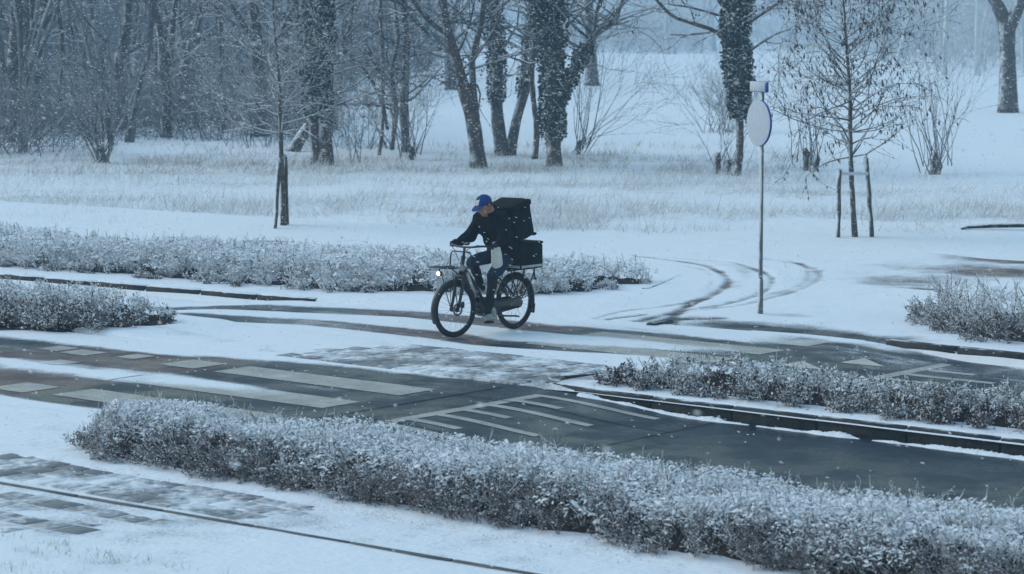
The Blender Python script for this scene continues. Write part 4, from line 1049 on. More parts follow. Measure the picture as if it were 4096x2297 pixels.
def litter(label, n_, ur, vr, zf, seed, sz=(0.012, 0.03)):
    g = np.random.default_rng(seed); u = g.uniform(*ur, n_); v = vr[0] + (vr[1] - vr[0]) * g.random(n_) ** 0.7; x, y = W(u, v)
    P = np.stack([x, y, np.full(n_, zf)], -1); d = g.normal(size=(n_, 3)); d[:, 2] = g.uniform(-.1, .35, n_); d /= np.linalg.norm(d, axis=1)[:, None]
    S = np.cross(d, np.array([0, 0, 1.0]) + g.normal(0, .3, (n_, 3))); S /= np.linalg.norm(S, axis=1)[:, None]; L = g.uniform(*sz, n_)
    V, F, o = leaf_quads(P, d, S, L, L * .6); tag(add('fallen_leaves', mesh_np('fallen_leaves', V, F, M['leaf'], {'frost': np.where(g.random(n_) < .3, .7, 0)[o]})), label, 'leaves', kind='stuff')
litter('dead leaves scattered on the snow in front of the foreground hedge', 420, (-18.2, -8), (14.78, 15.3), 0.028, 41)
litter('dead leaves scattered on the snow of the right island', 260, (-17.4, -8), (21.5, 21.75), 0.066, 42, (0.02, 0.045))
litter('dead leaves scattered on the snow before the left island hedge', 200, (-33, -24), (20.75, 21.2), 0.062, 43, (0.02, 0.045))
# ------------------------------------------------------------------ round sign on its pole
sx, sy = 3.21, 34.2
sg = empty('traffic_sign', (sx, sy, 0.03)); tag(sg, 'round blue sign on a grey pole, its face plastered with windblown snow', 'sign')
m = MB(); m.tube([(0, 0, -0.1), (0, 0, 2.2), (0.0, 0, 2.96)], [0.026, 0.026, 0.024], 12); m.build('pole', M['pole'], sg, True)
m = MB(); m.tube([(0, 0, -0.05), (0, 0, 0.42), (0, 0, 0.46)], [0.036, 0.036, 0.028], 12); m.build('pole_sleeve', M['pole'], sg, True)
fn = Vector((-0.90, -0.44, 0.0)).normalized()      # the face looks left and towards the viewer
sd = Vector((-fn.y, fn.x, 0)) ; upv = Vector((0, 0, 1))
def disc(name, c, r, d0, d1, mat, cx=0.0, n=40, rim=0.0):
    m = MB(); P = []
    prof = [(0.001, d0), (r, d0), (r + rim, (d0 + d1) / 2), (r, d1), (0.001, d1)]
    m.lathe(prof, Vector(c) + sd * cx, fn, n); return m.build(name, mat, sg, True)
cz = 2.46
disc('sign_plate', (fn.x * 0.035, fn.y * 0.035, cz), 0.300, 0.0, 0.012, M['blue'], 0, 48)
# snow crust covering all of the face but a crescent
m = MB(); n_ = 44; V = [tuple(Vector((fn.x*0.062, fn.y*0.062, cz)))]; F = []
ring0 = []; ring1 = []
for j in range(n_):
    a = 2 * math.pi * j / n_; ca, sa = math.cos(a), math.sin(a)
    side_r = 0.300 - 0.026 * max(0, ca) ** 0.5 - 0.006 * rr.random()
    p = fn * 0.0545 + sd * (ca * side_r * 0.86 + 0.0) + upv * (sa * side_r * 0.86); V.append((p.x, p.y, p.z + cz))
for j in range(n_):
    a = 2 * math.pi * j / n_; ca, sa = math.cos(a), math.sin(a)
    side_r = 0.300 - 0.034 * max(0, ca) ** 0.5 + 0.005 - 0.002 * rr.random()
    p = fn * 0.0485 + sd * (ca * side_r) + upv * (sa * side_r); V.append((p.x, p.y, p.z + cz))
for j in range(n_):
    F.append((0, 1 + j, 1 + (j + 1) % n_)); F.append((1 + j, 1 + n_ + j, 1 + n_ + (j + 1) % n_, 1 + (j + 1) % n_))
m.put(V, F); m.build('snow_crust', M['plaster'], sg, True)
rotz = math.atan2(sd.y, sd.x)
Mz = Matrix.Rotation(rotz, 3, 'Z')
m = MB(); m.box((fn.x * 0.04, fn.y * 0.04, 2.925), (0.40, 0.03, 0.14), Mz, 0.008); m.build('name_plate', M['blue'], sg)
p = fn * 0.062 - sd * 0.016; m = MB(); m.box((p.x, p.y, 2.927), (0.37, 0.02, 0.135), Mz, 0.008); m.build('plate_snow', M['plaster'], sg)
for z in (2.40, 2.54, 2.90):
    m = MB(); m.box((fn.x * 0.02, fn.y * 0.02, z), (0.075, 0.055, 0.03), Mz, 0.004); m.build('clamp', M['pole'], sg)

# ------------------------------------------------------------------ goal frame far out in the field
gl = empty('goal', (14.1, 141.0, float(land_z(14.1, 141.0)))); tag(gl, 'faint white goal frame standing far out in the snowy field', 'goal')
for x_ in (0.0, 3.0):
    m = MB(); m.tube([(x_, 0.5 * x_ / 3, -0.1), (x_, 0.5 * x_ / 3, 2.0)], 0.055, 8); m.build('post', M['white_steel'], gl)
    m = MB(); m.tube([(x_, 0.5 * x_ / 3, 1.98), (x_ + .1, 1.0, 1.9), (x_ + .2, 1.5, 0.0)], 0.035, 6); m.build('stay', M['white_steel'], gl)
m = MB(); m.tube([(-0.05, 0, 2.0), (3.05, .5, 2.0)], 0.055, 8); m.build('crossbar', M['white_steel'], gl)
m = MB()
for k in range(13):
    x_ = 0.25 * k; m.tube([(x_, .17 * x_, 1.95), (x_ + .2, 1.45, 0.02)], 0.008, 3, False)
for k in range(8):
    t = k / 8; m.tube([(.2 * t, 1.45 * t, 1.95 - 1.9 * t), (3 + .2 * t, .5 + .95 * t, 1.95 - 1.9 * t)], 0.008, 3, False)
tag(m.build('net', M['white_steel'], gl), kind='stuff')

# low mossy rail at the right edge
rl = empty('low_rail', (7.95, 47.0, float(land_z(7.95, 47.0)))); tag(rl, 'low mossy timber rail capped with snow at the right edge', 'rail')
m = MB(); m.tube([(0, 0, .01), (.12, 0, .05), (.6, 0.02, .07), (1.6, 0.05, .08), (4.5, .2, .08)], [.02, .04, .045, .045, .045], 9)
m.build('beam', frosted('mossy_timber', (0.02, 0.03, 0.022), (0.04, 0.05, 0.035), .2, .6, .95, 8, .8, Vector((0, 0, 1)), 4, False), rl, True)

# ------------------------------------------------------------------ bicycle  (local x forward, y to its left, z up; origin at rear wheel's foot)
BX, BY = 0.03, 32.72
BROT = math.atan2(-NY, -NX)
bike = empty('delivery_bicycle', (BX, BY, 0.006), (0, 0, BROT)); tag(bike, 'black electric delivery bicycle with front rack ridden across the road', 'bicycle')
WB, WR = 1.12, 0.345
def arc(cx, cz, r, a0, a1, n=16, y=0.0): return [(cx + r * math.cos(a), y, cz + r * math.sin(a)) for a in np.linspace(R(a0), R(a1), n)]
def wheel(x, yaw, disc_side, name='wheel'):
    w = empty(name, (x, 0, WR), (0, 0, yaw)); w.parent = bike
    m = MB(); m.tube([(0.312 * math.cos(a), 0, 0.312 * math.sin(a)) for a in np.linspace(0, 2 * math.pi, 64, endpoint=False)], 0.031, 10, False, True); m.build('tyre', M['rubber'], w, True)
    m = MB(); m.tube([(0.283 * math.cos(a), 0, 0.283 * math.sin(a)) for a in np.linspace(0, 2 * math.pi, 64, endpoint=False)], 0.013, 6, False, True); m.build('rim', M['black_paint'], w, True)
    m = MB(); m.lathe([(0.001, -.06), (.03, -.06), (.034, -.04), (.02, -.03), (.02, .03), (.034, .04), (.03, .06), (.001, .06)], (0, 0, 0), (0, 1, 0), 16); m.build('hub', M['black_paint'], w, True)
    m = MB()
    for k in range(28):
        a = 2 * math.pi * k / 28; s = 1 if k % 2 else -1; b = a + (0.42 if (k // 2) % 2 else -0.42)
        m.tube([(0.03 * math.cos(b), s * 0.036, 0.03 * math.sin(b)), (0.278 * math.cos(a), 0, 0.278 * math.sin(a))], 0.0013, 4, False)
    tag(m.build('spokes', M['steel'], w), kind='stuff')
    m = MB(); m.lathe([(.052, disc_side), (.08, disc_side), (.08, disc_side + .003), (.052, disc_side + .003)], (0, 0, 0), (0, 1, 0), 24, True)
    for k in range(5):
        a = 2 * math.pi * k / 5; m.box((.04 * math.cos(a), disc_side + .0015, .04 * math.sin(a)), (.05, .003, .01), Matrix.Rotation(-a, 3, 'Y'))
    m.build('brake_disc', M['steel'], w)
    return w
FY = R(-6)
wheel(0.0, 0, 0.055); wheel(WB, FY, 0.055)
# mudguards
def guard(cx, a0, a1, yaw=0.0):
    n_ = 26; m = MB(); V = []; F = []; c, s = math.cos(yaw), math.sin(yaw)
    for a in np.linspace(R(a0), R(a1), n_):
        for (q, dr) in ((-.036, -.022), (-.030, -.004), (0, .004), (.030, -.004), (.036, -.022)):
            r = 0.362 + dr; xx = r * math.cos(a); V.append((cx + xx * c - q * s, xx * s + q * c, WR + r * math.sin(a)))
    for i in range(n_ - 1):
        for j in range(4): F.append((i*5+j, i*5+j+1, (i+1)*5+j+1, (i+1)*5+j))
    m.put(V, F)
    return m.build('mudguard', M['black_paint'], bike, True)
guard(0.0, 20, 205); guard(WB, -25, 130, FY)   # angles: 0 = forward
g_flap = MB(); g_flap.box((-0.352, 0, 0.235), (0.012, 0.07, 0.12), Matrix.Rotation(R(-8), 3, 'Y'), 0.003); g_flap.build('mud_flap', M['rubber'], bike)
# frame
HT = Vector((0.955, 0, 0.98)); HB = Vector((1.005, 0, 0.76)); BB = Vector((0.60, 0, 0.31)); SEAT = Vector((0.20, 0, 0.88))
m = MB()
m.tube([HT, HB], 0.026, 10); m.tube([HB + Vector((-.02, 0, .03)), (0.86, 0, 0.56), BB + Vector((.04, 0, .06))], [0.034, 0.038, 0.036], 10)
m.tube([HB + Vector((-.035, 0, .10)), (0.80, 0, 0.68), (0.62, 0, .44), (0.50, 0, 0.42)], [0.022, .022, .022, .02], 8)
m.tube([BB, (0.40, 0, 0.60), SEAT], [.024, .022, .02], 10)
for s in (-1, 1):
    m.tube([BB + Vector((-.03, s * .04, 0)), (.35, s * .065, .30), (0, s * .068, WR)], .013, 8)
    m.tube([(0.36, s * .02, .68), (.25, s * .06, .60), (0, s * .068, WR)], .010, 8)
m.build('frame', M['black_paint'], bike, True)
m = MB(); m.box((0.835, 0.0, 0.615), (0.052, 0.074, 0.36), Matrix.Rotation(R(-27), 3, 'Y').transposed().inverted() if False else Matrix.Rotation(R(27), 3, 'Y'), 0.012); m.build('battery', M['silver'], bike)
# fork, with the front wheel's steer
cf, sf = math.cos(FY), math.sin(FY)
def fk(x, y, z): x -= WB; return (WB + x * cf - y * sf, x * sf + y * cf, z)
m = MB(); m.box(fk(1.03, 0, .735), (.06, .15, .05), Matrix.Rotation(FY, 3, 'Z'), .012)
for s in (-1, 1): m.tube([fk(1.03, s * .062, .74), fk(1.06, s * .062, .56), fk(1.10, s * .062, .40), fk(1.12, s * .058, .345)], [.021, .021, .017, .013], 8)
m.build('fork', M['black_paint'], bike, True)
m = MB()
for s in (-1, 1): m.tube([fk(1.12, s * .066, .345), fk(1.20, s * .09, .62), fk(1.24, s * .10, .80)], .006, 6); m.tube([fk(1.12, s * .066, .345), fk(1.14, s * .05, .55), fk(1.16, s * .04, .715)], .004, 5)
m.build('rack_stay', M['black_paint'], bike, True)
m = MB(); m.box((1.065, 0.085, 0.40), (.045, .03, .075), None, .008); m.build('brake_caliper', M['black_paint'], bike)
# front rack
m = MB(); zr = 0.845
def rk(x, y, z=0.0): return (x, y, zr + (x - 1.0) * 0.06 + z)
m.tube([rk(.98, -.17), rk(1.40, -.17), rk(1.435, -.13), rk(1.435, .13), rk(1.40, .17), rk(.98, .17)], .009, 7)
m.tube([rk(.98, -.17), rk(.98, .17)], .009, 7)
for y in (-.085, 0, .085): m.tube([rk(.98, y), rk(1.435, y)], .007, 6)
for x in (1.13, 1.28): m.tube([rk(x, -.17), rk(x, .17)], .007, 6)
m.tube([rk(1.02, -.16), rk(1.0, -.16, .16), rk(1.0, -.13, .19), rk(1.0, .13, .19), rk(1.0, .16, .16), rk(1.02, .16)], .009, 7)
m.tube([rk(1.10, -.1), (1.02, -.03, .76)], .008, 6); m.tube([rk(1.10, .1), (1.02, .03, .76)], .008, 6)
m.build('front_rack', M['black_paint'], bike, True)
# head lamp
m = MB(); m.lathe([(.001, -.05), (.022, -.045), (.034, -.01), (.030, .012)], (1.40, 0, .800), (1, 0, 0), 18); hl = m.build('headlamp', M['black_paint'], bike, True)
m = MB(); m.lathe([(.023, .010), (.021, .016), (.014, .021), (.001, .023)], (1.40, 0, .800), (1, 0, 0), 18); m.build('lens', M['lamp'], hl, True)
m = MB(); m.tube([(1.385, 0, .80), (1.39, 0, .86)], .007, 6); m.build('lamp_bracket', M['black_paint'], hl)
# handlebar
m = MB()
m.tube([(.955, 0, .96), (.938, 0, 1.06), (.935, 0, 1.085)], .016, 8)
m.tube([(.70, -.315, 1.09), (.80, -.315, 1.10), (.90, -.25, 1.105), (.945, -.12, 1.09), (.94, 0, 1.085), (.945, .12, 1.09), (.90, .25, 1.105), (.80, .315, 1.10), (.70, .315, 1.09)], .0125, 8)
hb = m.build('handlebar', M['black_paint'], bike, True)
for s in (-1, 1):
    m = MB(); m.tube([(.69, s * .315, 1.089), (.75, s * .315, 1.095), (.81, s * .312, 1.10)], [.017, .018, .017], 9); m.build('grip', M['rubber'], hb, True)
    m = MB(); m.tube([(.85, s * .285, 1.095), (.83, s * .33, 1.075), (.74, s * .35, 1.06)], [.007, .006, .005], 6); m.build('brake_lever', M['black_paint'], hb, True)
    m = MB(); m.tube([(.86, s * .28, 1.10), (.96, s * .22, 1.12), (1.02, s * .08, 1.05), (1.0, s * .03, .92)], .004, 5); m.build('brake_hose', M['rubber'], hb, True)
m = MB(); m.box((.915, .02, 1.125), (.05, .075, .025), Matrix.Rotation(R(25), 3, 'Y'), .006); m.build('display', M['black_paint'], hb)
# saddle
m = MB(); Vv = []; F = []
prof_s = [(-.13, .03, .0), (-.11, .075, .012), (-.05, .085, .016), (.03, .05, .012), (.10, .025, .006), (.145, .014, -.005)]
for (px, pw, pz) in prof_s:
    for (q, dz) in ((-1, -.035), (-1, -.01), (-.6, 0), (0, .004), (.6, 0), (1, -.01), (1, -.035)): Vv.append((.175 + px, q * pw, .915 + pz + dz))
for i in range(5):
    for j in range(6): F.append((i*7+j, i*7+j+1, (i+1)*7+j+1, (i+1)*7+j))
m.put(Vv, F); m.build('saddle', M['rubber'], bike, True)
m = MB(); m.tube([SEAT, (.175, 0, .90)], .014, 8); m.build('seat_post', M['steel'], bike, True)
# drive
m = MB(); m.lathe([(.001, -.075), (.085, -.075), (.10, -.055), (.10, .055), (.085, .075), (.001, .075)], BB, (0, 1, 0), 22); m.box((.64, 0, .36), (.13, .11, .14), Matrix.Rotation(R(30), 3, 'Y'), .02); m.build('motor', M['black_paint'], bike, True)
m = MB(); cc = []
for a in np.linspace(R(-90), R(90), 9): cc.append((.60 + .085 * math.cos(a), .31 + .085 * math.sin(a)))
for a in np.linspace(R(90), R(270), 9): cc.append((.02 + .062 * math.cos(a), .345 + .062 * math.sin(a)))
for y0, s in ((.078, 1), (-.102, 1)):
    V = [(x, y0, z) for x, z in cc] + [(x, y0 + .024, z) for x, z in cc]; k = len(cc)
    V += [(.3, y0 - .001, .33), (.3, y0 + .026, .33)]
    F = [(i, (i+1) % k, k + (i+1) % k, k + i) for i in range(k)] + [((i+1) % k, i, 2*k) for i in range(k)] + [(k + i, k + (i+1) % k, 2*k + 1) for i in range(k)]
    m.put(V, F)
m.build('chain_case', M['black_paint'], bike)
LP, RPd = Vector((.675, .145, .160)), Vector((.525, -.145, .46))
for nm, p in (('crank', LP), ('crank', RPd)):
    s = 1 if p.y > 0 else -1
    m = MB(); m.tube([BB + Vector((0, s * .105, 0)), (p.x, s * .112, p.z)], [.013, .010], 7); cr = m.build(nm, M['black_paint'], bike, True)
    m = MB(); m.box((p.x, p.y + s * .02, p.z), (.105, .085, .024), None, .006); m.build('pedal', M['rubber'], cr)
# rear rack, lamp, guard, stand
m = MB(); zz = .745
m.tube([(.22, -.075, zz), (-.36, -.075, zz), (-.385, -.05, zz), (-.385, .05, zz), (-.36, .075, zz), (.22, .075, zz)], .010, 7)
for x in (.12, -.02, -.16, -.30): m.tube([(x, -.075, zz), (x, .075, zz)], .007, 6)
for s in (-1, 1):
    m.tube([(0, s * .075, WR), (-.06, s * .085, .55), (-.10, s * .08, zz)], .008, 6); m.tube([(0, s * .075, WR), (-.20, s * .085, .55), (-.30, s * .08, zz)], .008, 6); m.tube([(0, s * .075, WR), (.10, s * .085, .56), (.16, s * .08, zz)], .008, 6)
m.build('rear_rack', M['black_paint'], bike, True)
m = MB()
for s in (-1, 1):
    for a0 in (38, 62, 86, 110, 134, 158): m.tube([(.09 * math.cos(R(a0)), s * .05, WR + .09 * math.sin(R(a0))), (.345 * math.cos(R(a0 + 8)), s * .036, WR + .345 * math.sin(R(a0 + 8)))], .0045, 5, False)
    m.tube(arc(0, WR, .2, 30, 165, 14, s * .045), .004, 5, False)
m.build('coat_guard', M['black_paint'], bike)
m = MB(); m.box((-.400, 0, .60), (.02, .045, .03), None, .006); m.build('tail_lamp', M['red_glass'], bike)
m = MB(); m.box((-.385, 0, .66), (.02, .02, .12), None, .004); m.build('lamp_stay', M['black_paint'], bike)
m = MB(); m.tube([(.50, .07, .25), (.30, .10, .20), (.12, .12, .185), (.07, .13, .175)], [.013, .012, .012, .012], 7); m.build('kickstand', M['black_paint'], bike, True)

# ------------------------------------------------------------------ goods: box on the rear rack, pack on the back, bag on the bar
def loc2w(b, l, z):
    c, s = math.cos(BROT), math.sin(BROT)
    return (BX + b * c - l * s, BY + b * s + l * c, z + 0.006)
rb = empty('rear_box', loc2w(-.075, 0, .758), (0, 0, BROT)); tag(rb, 'black square box with a silver stripe standing on the rear rack', 'box')
m = MB(); m.box((0, 0, .150), (.43, .44, .298), None, .012); m.build('body', M['bag'], rb)
m = MB(); m.box((0, 0, .317), (.445, .455, .034), None, .012); m.build('lid', M['bag'], rb)
for (c, d) in (((0, .2225, .035), (.40, .003, .032)), ((-.2175, 0, .035), (.003, .41, .032)), ((.2175, 0, .035), (.003, .41, .032))):
    m = MB(); m.box(c, d); m.build('stripe', M['silver'], rb)
TL = R(14)
bp = empty('delivery_pack', loc2w(.085, 0, 1.35), (0, TL, BROT)); bp.rotation_mode = 'XYZ'; tag(bp, 'big black cube-shaped delivery pack on the rider\'s back', 'bag')
def soft_box(d, n_=9, sag=.012, bev=.035):
    V = []; F = []; idx = {}
    hx, hy, hz_ = d[0] / 2, d[1] / 2, d[2] / 2
    def vert(x, y, z):
        k = (round(x, 4), round(y, 4), round(z, 4))
        if k not in idx:
            p = np.array([x * hx, y * hy, z * hz_]); q = np.clip(p, [-hx + bev, -hy + bev, -hz_ + bev], [hx - bev, hy - bev, hz_ - bev])
            dd = p - q; l = np.linalg.norm(dd); p = q + dd / l * bev if l > bev else p
            w_ = sag * (1 - x * x) * (1 - y * y) + sag * (1 - x * x) * (1 - z * z) + sag * (1 - y * y) * (1 - z * z)
            nrm = p / np.linalg.norm(p); p = p + nrm * w_ * 0.7 + np.array([rr.gauss(0, .0025), rr.gauss(0, .0025), rr.gauss(0, .0025)])
            idx[k] = len(V); V.append(p)
        return idx[k]
    t = np.linspace(-1, 1, n_)
    for ax_ in range(3):
        for s in (-1, 1):
            for i in range(n_ - 1):
                for j in range(n_ - 1):
                    q = []
                    for (a, b) in ((t[i], t[j]), (t[i+1], t[j]), (t[i+1], t[j+1]), (t[i], t[j+1])):
                        c = [0, 0, 0]; c[ax_] = s; c[(ax_ + 1) % 3] = a; c[(ax_ + 2) % 3] = b; q.append(vert(*c))
                    F.append(tuple(q) if s > 0 else tuple(q[::-1]))
    return V, F
V, F = soft_box((.37, .45, .45), 9, .022, .05); m = MB(); m.put(V, F); m.build('pack_body', M['bag'], bp, True)
V, F = soft_box((.385, .465, .075), 7, .004, .02); m = MB(); m.put(np.array(V) + np.array([0, 0, .205]), F); m.build('flap', M['bag'], bp, True)
m = MB(); m.box((-.17, 0, -.21), (.06, .46, .03), None, .008); m.build('base_edge', M['bag'], bp)
for s in (-1, 1):
    m = MB(); m.tube([(.17, s * .12, .19), (.27, s * .13, .20), (.36, s * .13, .10), (.36, s * .14, -.06), (.24, s * .15, -.16), (.16, s * .13, -.18)], .014, 6); m.build('strap', M['bag'], bp, True)
hbag = empty('white_bag', loc2w(.77, .29, 1.10)); tag(hbag, 'white bag hanging from the near handlebar grip', 'bag')
hbag.rotation_euler = (R(-4), R(8), BROT)
V, F = soft_box((.15, .06, .27), 9, .02, .03); m = MB(); V = np.array(V); V[:, 0] *= 1 + 0.25 * (-V[:, 2] / .16) * .5
V = V + np.array([-.03, .035, -.13]); V[:, 0] -= 0.10 * (-(V[:, 2])) * 1.0; m.put(V, F); m.build('bag_body', M['white_cloth'], hbag, True)
m = MB(); m.tube([(-.06, .03, -.01), (-.03, .03, .05), (.0, .03, .055), (.03, .03, -.01)], .006, 6); m.build('handle', M['white_cloth'], hbag, True)

# ------------------------------------------------------------------ rider: one continuous skin grown from tapered limbs
def net(fn, lo, hi, h):
    ax_ = [np.arange(lo[i], hi[i] + h, h, dtype=np.float32) for i in range(3)]
    X, Y, Z = np.meshgrid(*ax_, indexing='ij'); D = fn(X, Y, Z)
    S = D < 0; sh = np.array(D.shape) - 1
    cnt = sum(S[i:i+sh[0], j:j+sh[1], k:k+sh[2]].astype(np.int8) for i in (0,1) for j in (0,1) for k in (0,1))
    act = (cnt > 0) & (cnt < 8); I = np.argwhere(act); idx = np.full(act.shape, -1, np.int32); idx[act] = np.arange(len(I))
    P = np.zeros((len(I), 3)); C = np.zeros(len(I))
    cor = [(i, j, k) for i in (0,1) for j in (0,1) for k in (0,1)]
    for a in cor:
        for b in cor:
            if sum(abs(p - q) for p, q in zip(a, b)) == 1 and a < b:
                da = D[I[:, 0]+a[0], I[:, 1]+a[1], I[:, 2]+a[2]]; db = D[I[:, 0]+b[0], I[:, 1]+b[1], I[:, 2]+b[2]]
                k = (da < 0) != (db < 0); t = np.where(k, da / np.where(k, da - db, 1), 0)
                for ax2 in range(3): P[:, ax2] += np.where(k, a[ax2] + t * (b[ax2] - a[ax2]), 0)
                C += k
    P = (I + P / C[:, None]) * h + np.array(lo)
    F = []
    for ax2 in range(3):
        o1, o2 = [(1, 2), (2, 0), (0, 1)][ax2]
        A = [slice(None)] * 3; B = [slice(None)] * 3; A[ax2] = slice(0, -1); B[ax2] = slice(1, None)
        sa, sb = S[tuple(A)], S[tuple(B)]; E = np.argwhere(sa != sb)
        ok = (E[:, o1] > 0) & (E[:, o2] > 0) & (E[:, o1] < D.shape[o1] - 1) & (E[:, o2] < D.shape[o2] - 1); E = E[ok]
        def ci(d1, d2):
            e = E.copy(); e[:, o1] += d1; e[:, o2] += d2; return idx[e[:, 0], e[:, 1], e[:, 2]]
        q = np.stack([ci(-1, -1), ci(0, -1), ci(0, 0), ci(-1, 0)], -1)
        flip = ~sa[E[:, 0], E[:, 1], E[:, 2]]; q[flip] = q[flip][:, ::-1]; F.append(q)
    return P, np.concatenate(F)

def cone_d(X, Y, Z, a, b, ra, rb):
    bx, by, bz = b[0]-a[0], b[1]-a[1], b[2]-a[2]; L2 = bx*bx + by*by + bz*bz + 1e-9
    t = np.clip(((X-a[0])*bx + (Y-a[1])*by + (Z-a[2])*bz) / L2, 0, 1)
    return np.sqrt((X-a[0]-t*bx)**2 + (Y-a[1]-t*by)**2 + (Z-a[2]-t*bz)**2) - (ra + (rb - ra) * t)
def smin(a, b, k):
    h = np.clip(0.5 + 0.5 * (b - a) / k, 0, 1); return b * (1 - h) + a * h - k * h * (1 - h)

HO = Vector((.56, 0, 1.572)); HM = Matrix.Rotation(R(-16), 3, 'Z') @ Matrix.Rotation(R(32), 3, 'Y')
def hd(x, y, z): return tuple(HO + HM @ Vector((x, y, z)))
SK, JK, JN, TR = 0, 1, 2, 3
limbs = []
def L(a, b, ra, rb, mt, k=0.03): limbs.append((a, b, ra, rb, mt, k))
# torso under a loose jacket
for s in (-1, 1):
    L((.20, s*.085, .97), (.27, s*.075, 1.13), .142, .132, JK, .05)
    L((.27, s*.075, 1.13), (.39, s*.085, 1.31), .132, .136, JK, .05)
    L((.39, s*.08, 1.31), (.43, s*.13, 1.395), .130, .098, JK, .05)
L((.43, -.17, 1.395), (.43, .17, 1.395), .090, .090, JK, .05)
L((.43, 0, 1.40), (.47, 0, 1.47), .085, .070, JK, .04)       # collar
L((.37, 0, 1.43), (.40, 0, 1.52), .07, .05, JK, .03)         # hood folded behind the neck
# arms
for s in (-1, 1):
    L((.43, s*.185, 1.385), (.52, s*.275, 1.175), .084, .070, JK, .03)
    L((.52, s*.275, 1.175), (.70, s*.315, 1.105), .070, .048, JK, .025)
# legs
def leg(hip, knee, ank, jeans):
    L(hip, knee, .098, .068, jeans, .04); L(knee, ank, .066, .044, TR, .03)
leg((.20, .09, .95), (.555, .125, .72), (.645, .14, .30), JN)
leg((.20, -.09, .95), (.66, -.115, .88), (.475, -.125, .555), JN)
# neck and head
L((.455, 0, 1.46), hd(-.02, 0, -.04), .058, .060, SK, .02)
L(hd(-.015, 0, .025), hd(.015, 0, .03), .086, .082, SK, .03)
L(hd(.03, 0, -.03), hd(.062, 0, -.085), .064, .036, SK, .03)
L(hd(.055, -.02, -.06), hd(.055, .02, -.06), .04, .04, SK, .02)
L(hd(.088, 0, .008), hd(.112, 0, -.028), .010, .015, SK, .012)
L(hd(.083, -.03, .022), hd(.083, .03, .022), .015, .015, SK, .012)
L(hd(.083, -.018, -.066), hd(.083, .018, -.066), .010, .010, SK, .01)
for s in (-1, 1):
    L(hd(-.01, s*.083, .012), hd(-.012, s*.086, -.022), .016, .011, SK, .01)
    L(hd(.05, s*.045, -.02), hd(.06, s*.035, -.03), .024, .022, SK, .02)
def body(X, Y, Z):
    D = np.full(X.shape, 1e3, np.float32)
    for (a, b, ra, rb_, mt, k) in limbs: D = smin(D, cone_d(X, Y, Z, a, b, ra, rb_), k)
    folds = 0.009 * np.sin(34 * Z + 9 * X + 5 * np.sin(11 * Y)) * np.sin(17 * X - 12 * Y)
    return (D + np.where(Z < 1.44, folds, 0)).astype(np.float32)
P, F = net(body, (.0, -.42, .22), (.80, .42, 1.75), .0095)
fc = P[F].mean(1); best = np.full(len(F), 1e9); mid = np.zeros(len(F), int)
for (a, b, ra, rb_, mt, k) in limbs:
    d = cone_d(fc[:, 0], fc[:, 1], fc[:, 2], a, b, ra, rb_); w_ = d < best; best[w_] = d[w_]; mid[w_] = mt
person = empty('person', loc2w(0, 0, 0), (0, 0, BROT)); tag(person, 'rider in black jacket, dark jeans and blue cap, head bowed, holding the handlebar', 'person')
add('body', mesh_np('body', P, F, [M['skin'], M['jacket'], M['jeans'], M['trousers']], None, True, mid), person)
# cap
def cap_fn(X, Y, Z):
    Mi = np.array(HM.inverted()); x = X - HO.x; y = Y - HO.y; z = Z - HO.z
    hx = Mi[0,0]*x + Mi[0,1]*y + Mi[0,2]*z; hy = Mi[1,0]*x + Mi[1,1]*y + Mi[1,2]*z; hz2 = Mi[2,0]*x + Mi[2,1]*y + Mi[2,2]*z
    dome = (np.sqrt((hx/.110)**2 + (hy/.097)**2 + ((hz2-.035)/.098)**2) - 1) * .095
    dome = np.maximum(dome, .032 - hz2 + .12 * np.clip(-hx, 0, .1) * -1)
    bz = hz2 - (.046 - .22 * np.clip(hx - .06, 0, 1) ** 1.3 - 1.6 * hy ** 2)
    brim = np.maximum(np.abs(bz) - .0065, np.sqrt(((hx - .075) / .112)**2 + (hy / .085)**2) * .09 - .09)
    brim = np.maximum(brim, .03 - hx)
    return smin(dome, brim, .008).astype(np.float32)
P, F = net(cap_fn, (.40, -.16, 1.50), (.78, .16, 1.76), .0055)
cap = add('cap', mesh_np('cap', P, F, M['cap'], None, True), person)
def patch(name, cy_, cz_, wy, wz, mat, out=1.02):
    m = MB(); V = []; n1, n2 = 8, 6
    for i in range(n1):
        for j in range(n2):
            y = cy_ + (i/(n1-1) - .5) * wy; z = cz_ + (j/(n2-1) - .5) * wz
            q = 1 - (y/.097)**2 - ((z-.035)/.098)**2; x = .110 * math.sqrt(max(q, .02))
            v = Vector((x, y, z - .035)) * out; V.append(hd(v.x, v.y, v.z + .035))
    F = [(i*n2+j, (i+1)*n2+j, (i+1)*n2+j+1, i*n2+j+1) for i in range(n1-1) for j in range(n2-1)]
    m.put(V, F); m.build(name, mat, cap, True)
patch('badge', .012, .090, .062, .048, M['white_cloth']); patch('badge_line', .012, .0615, .05, .006, M['yellow'])
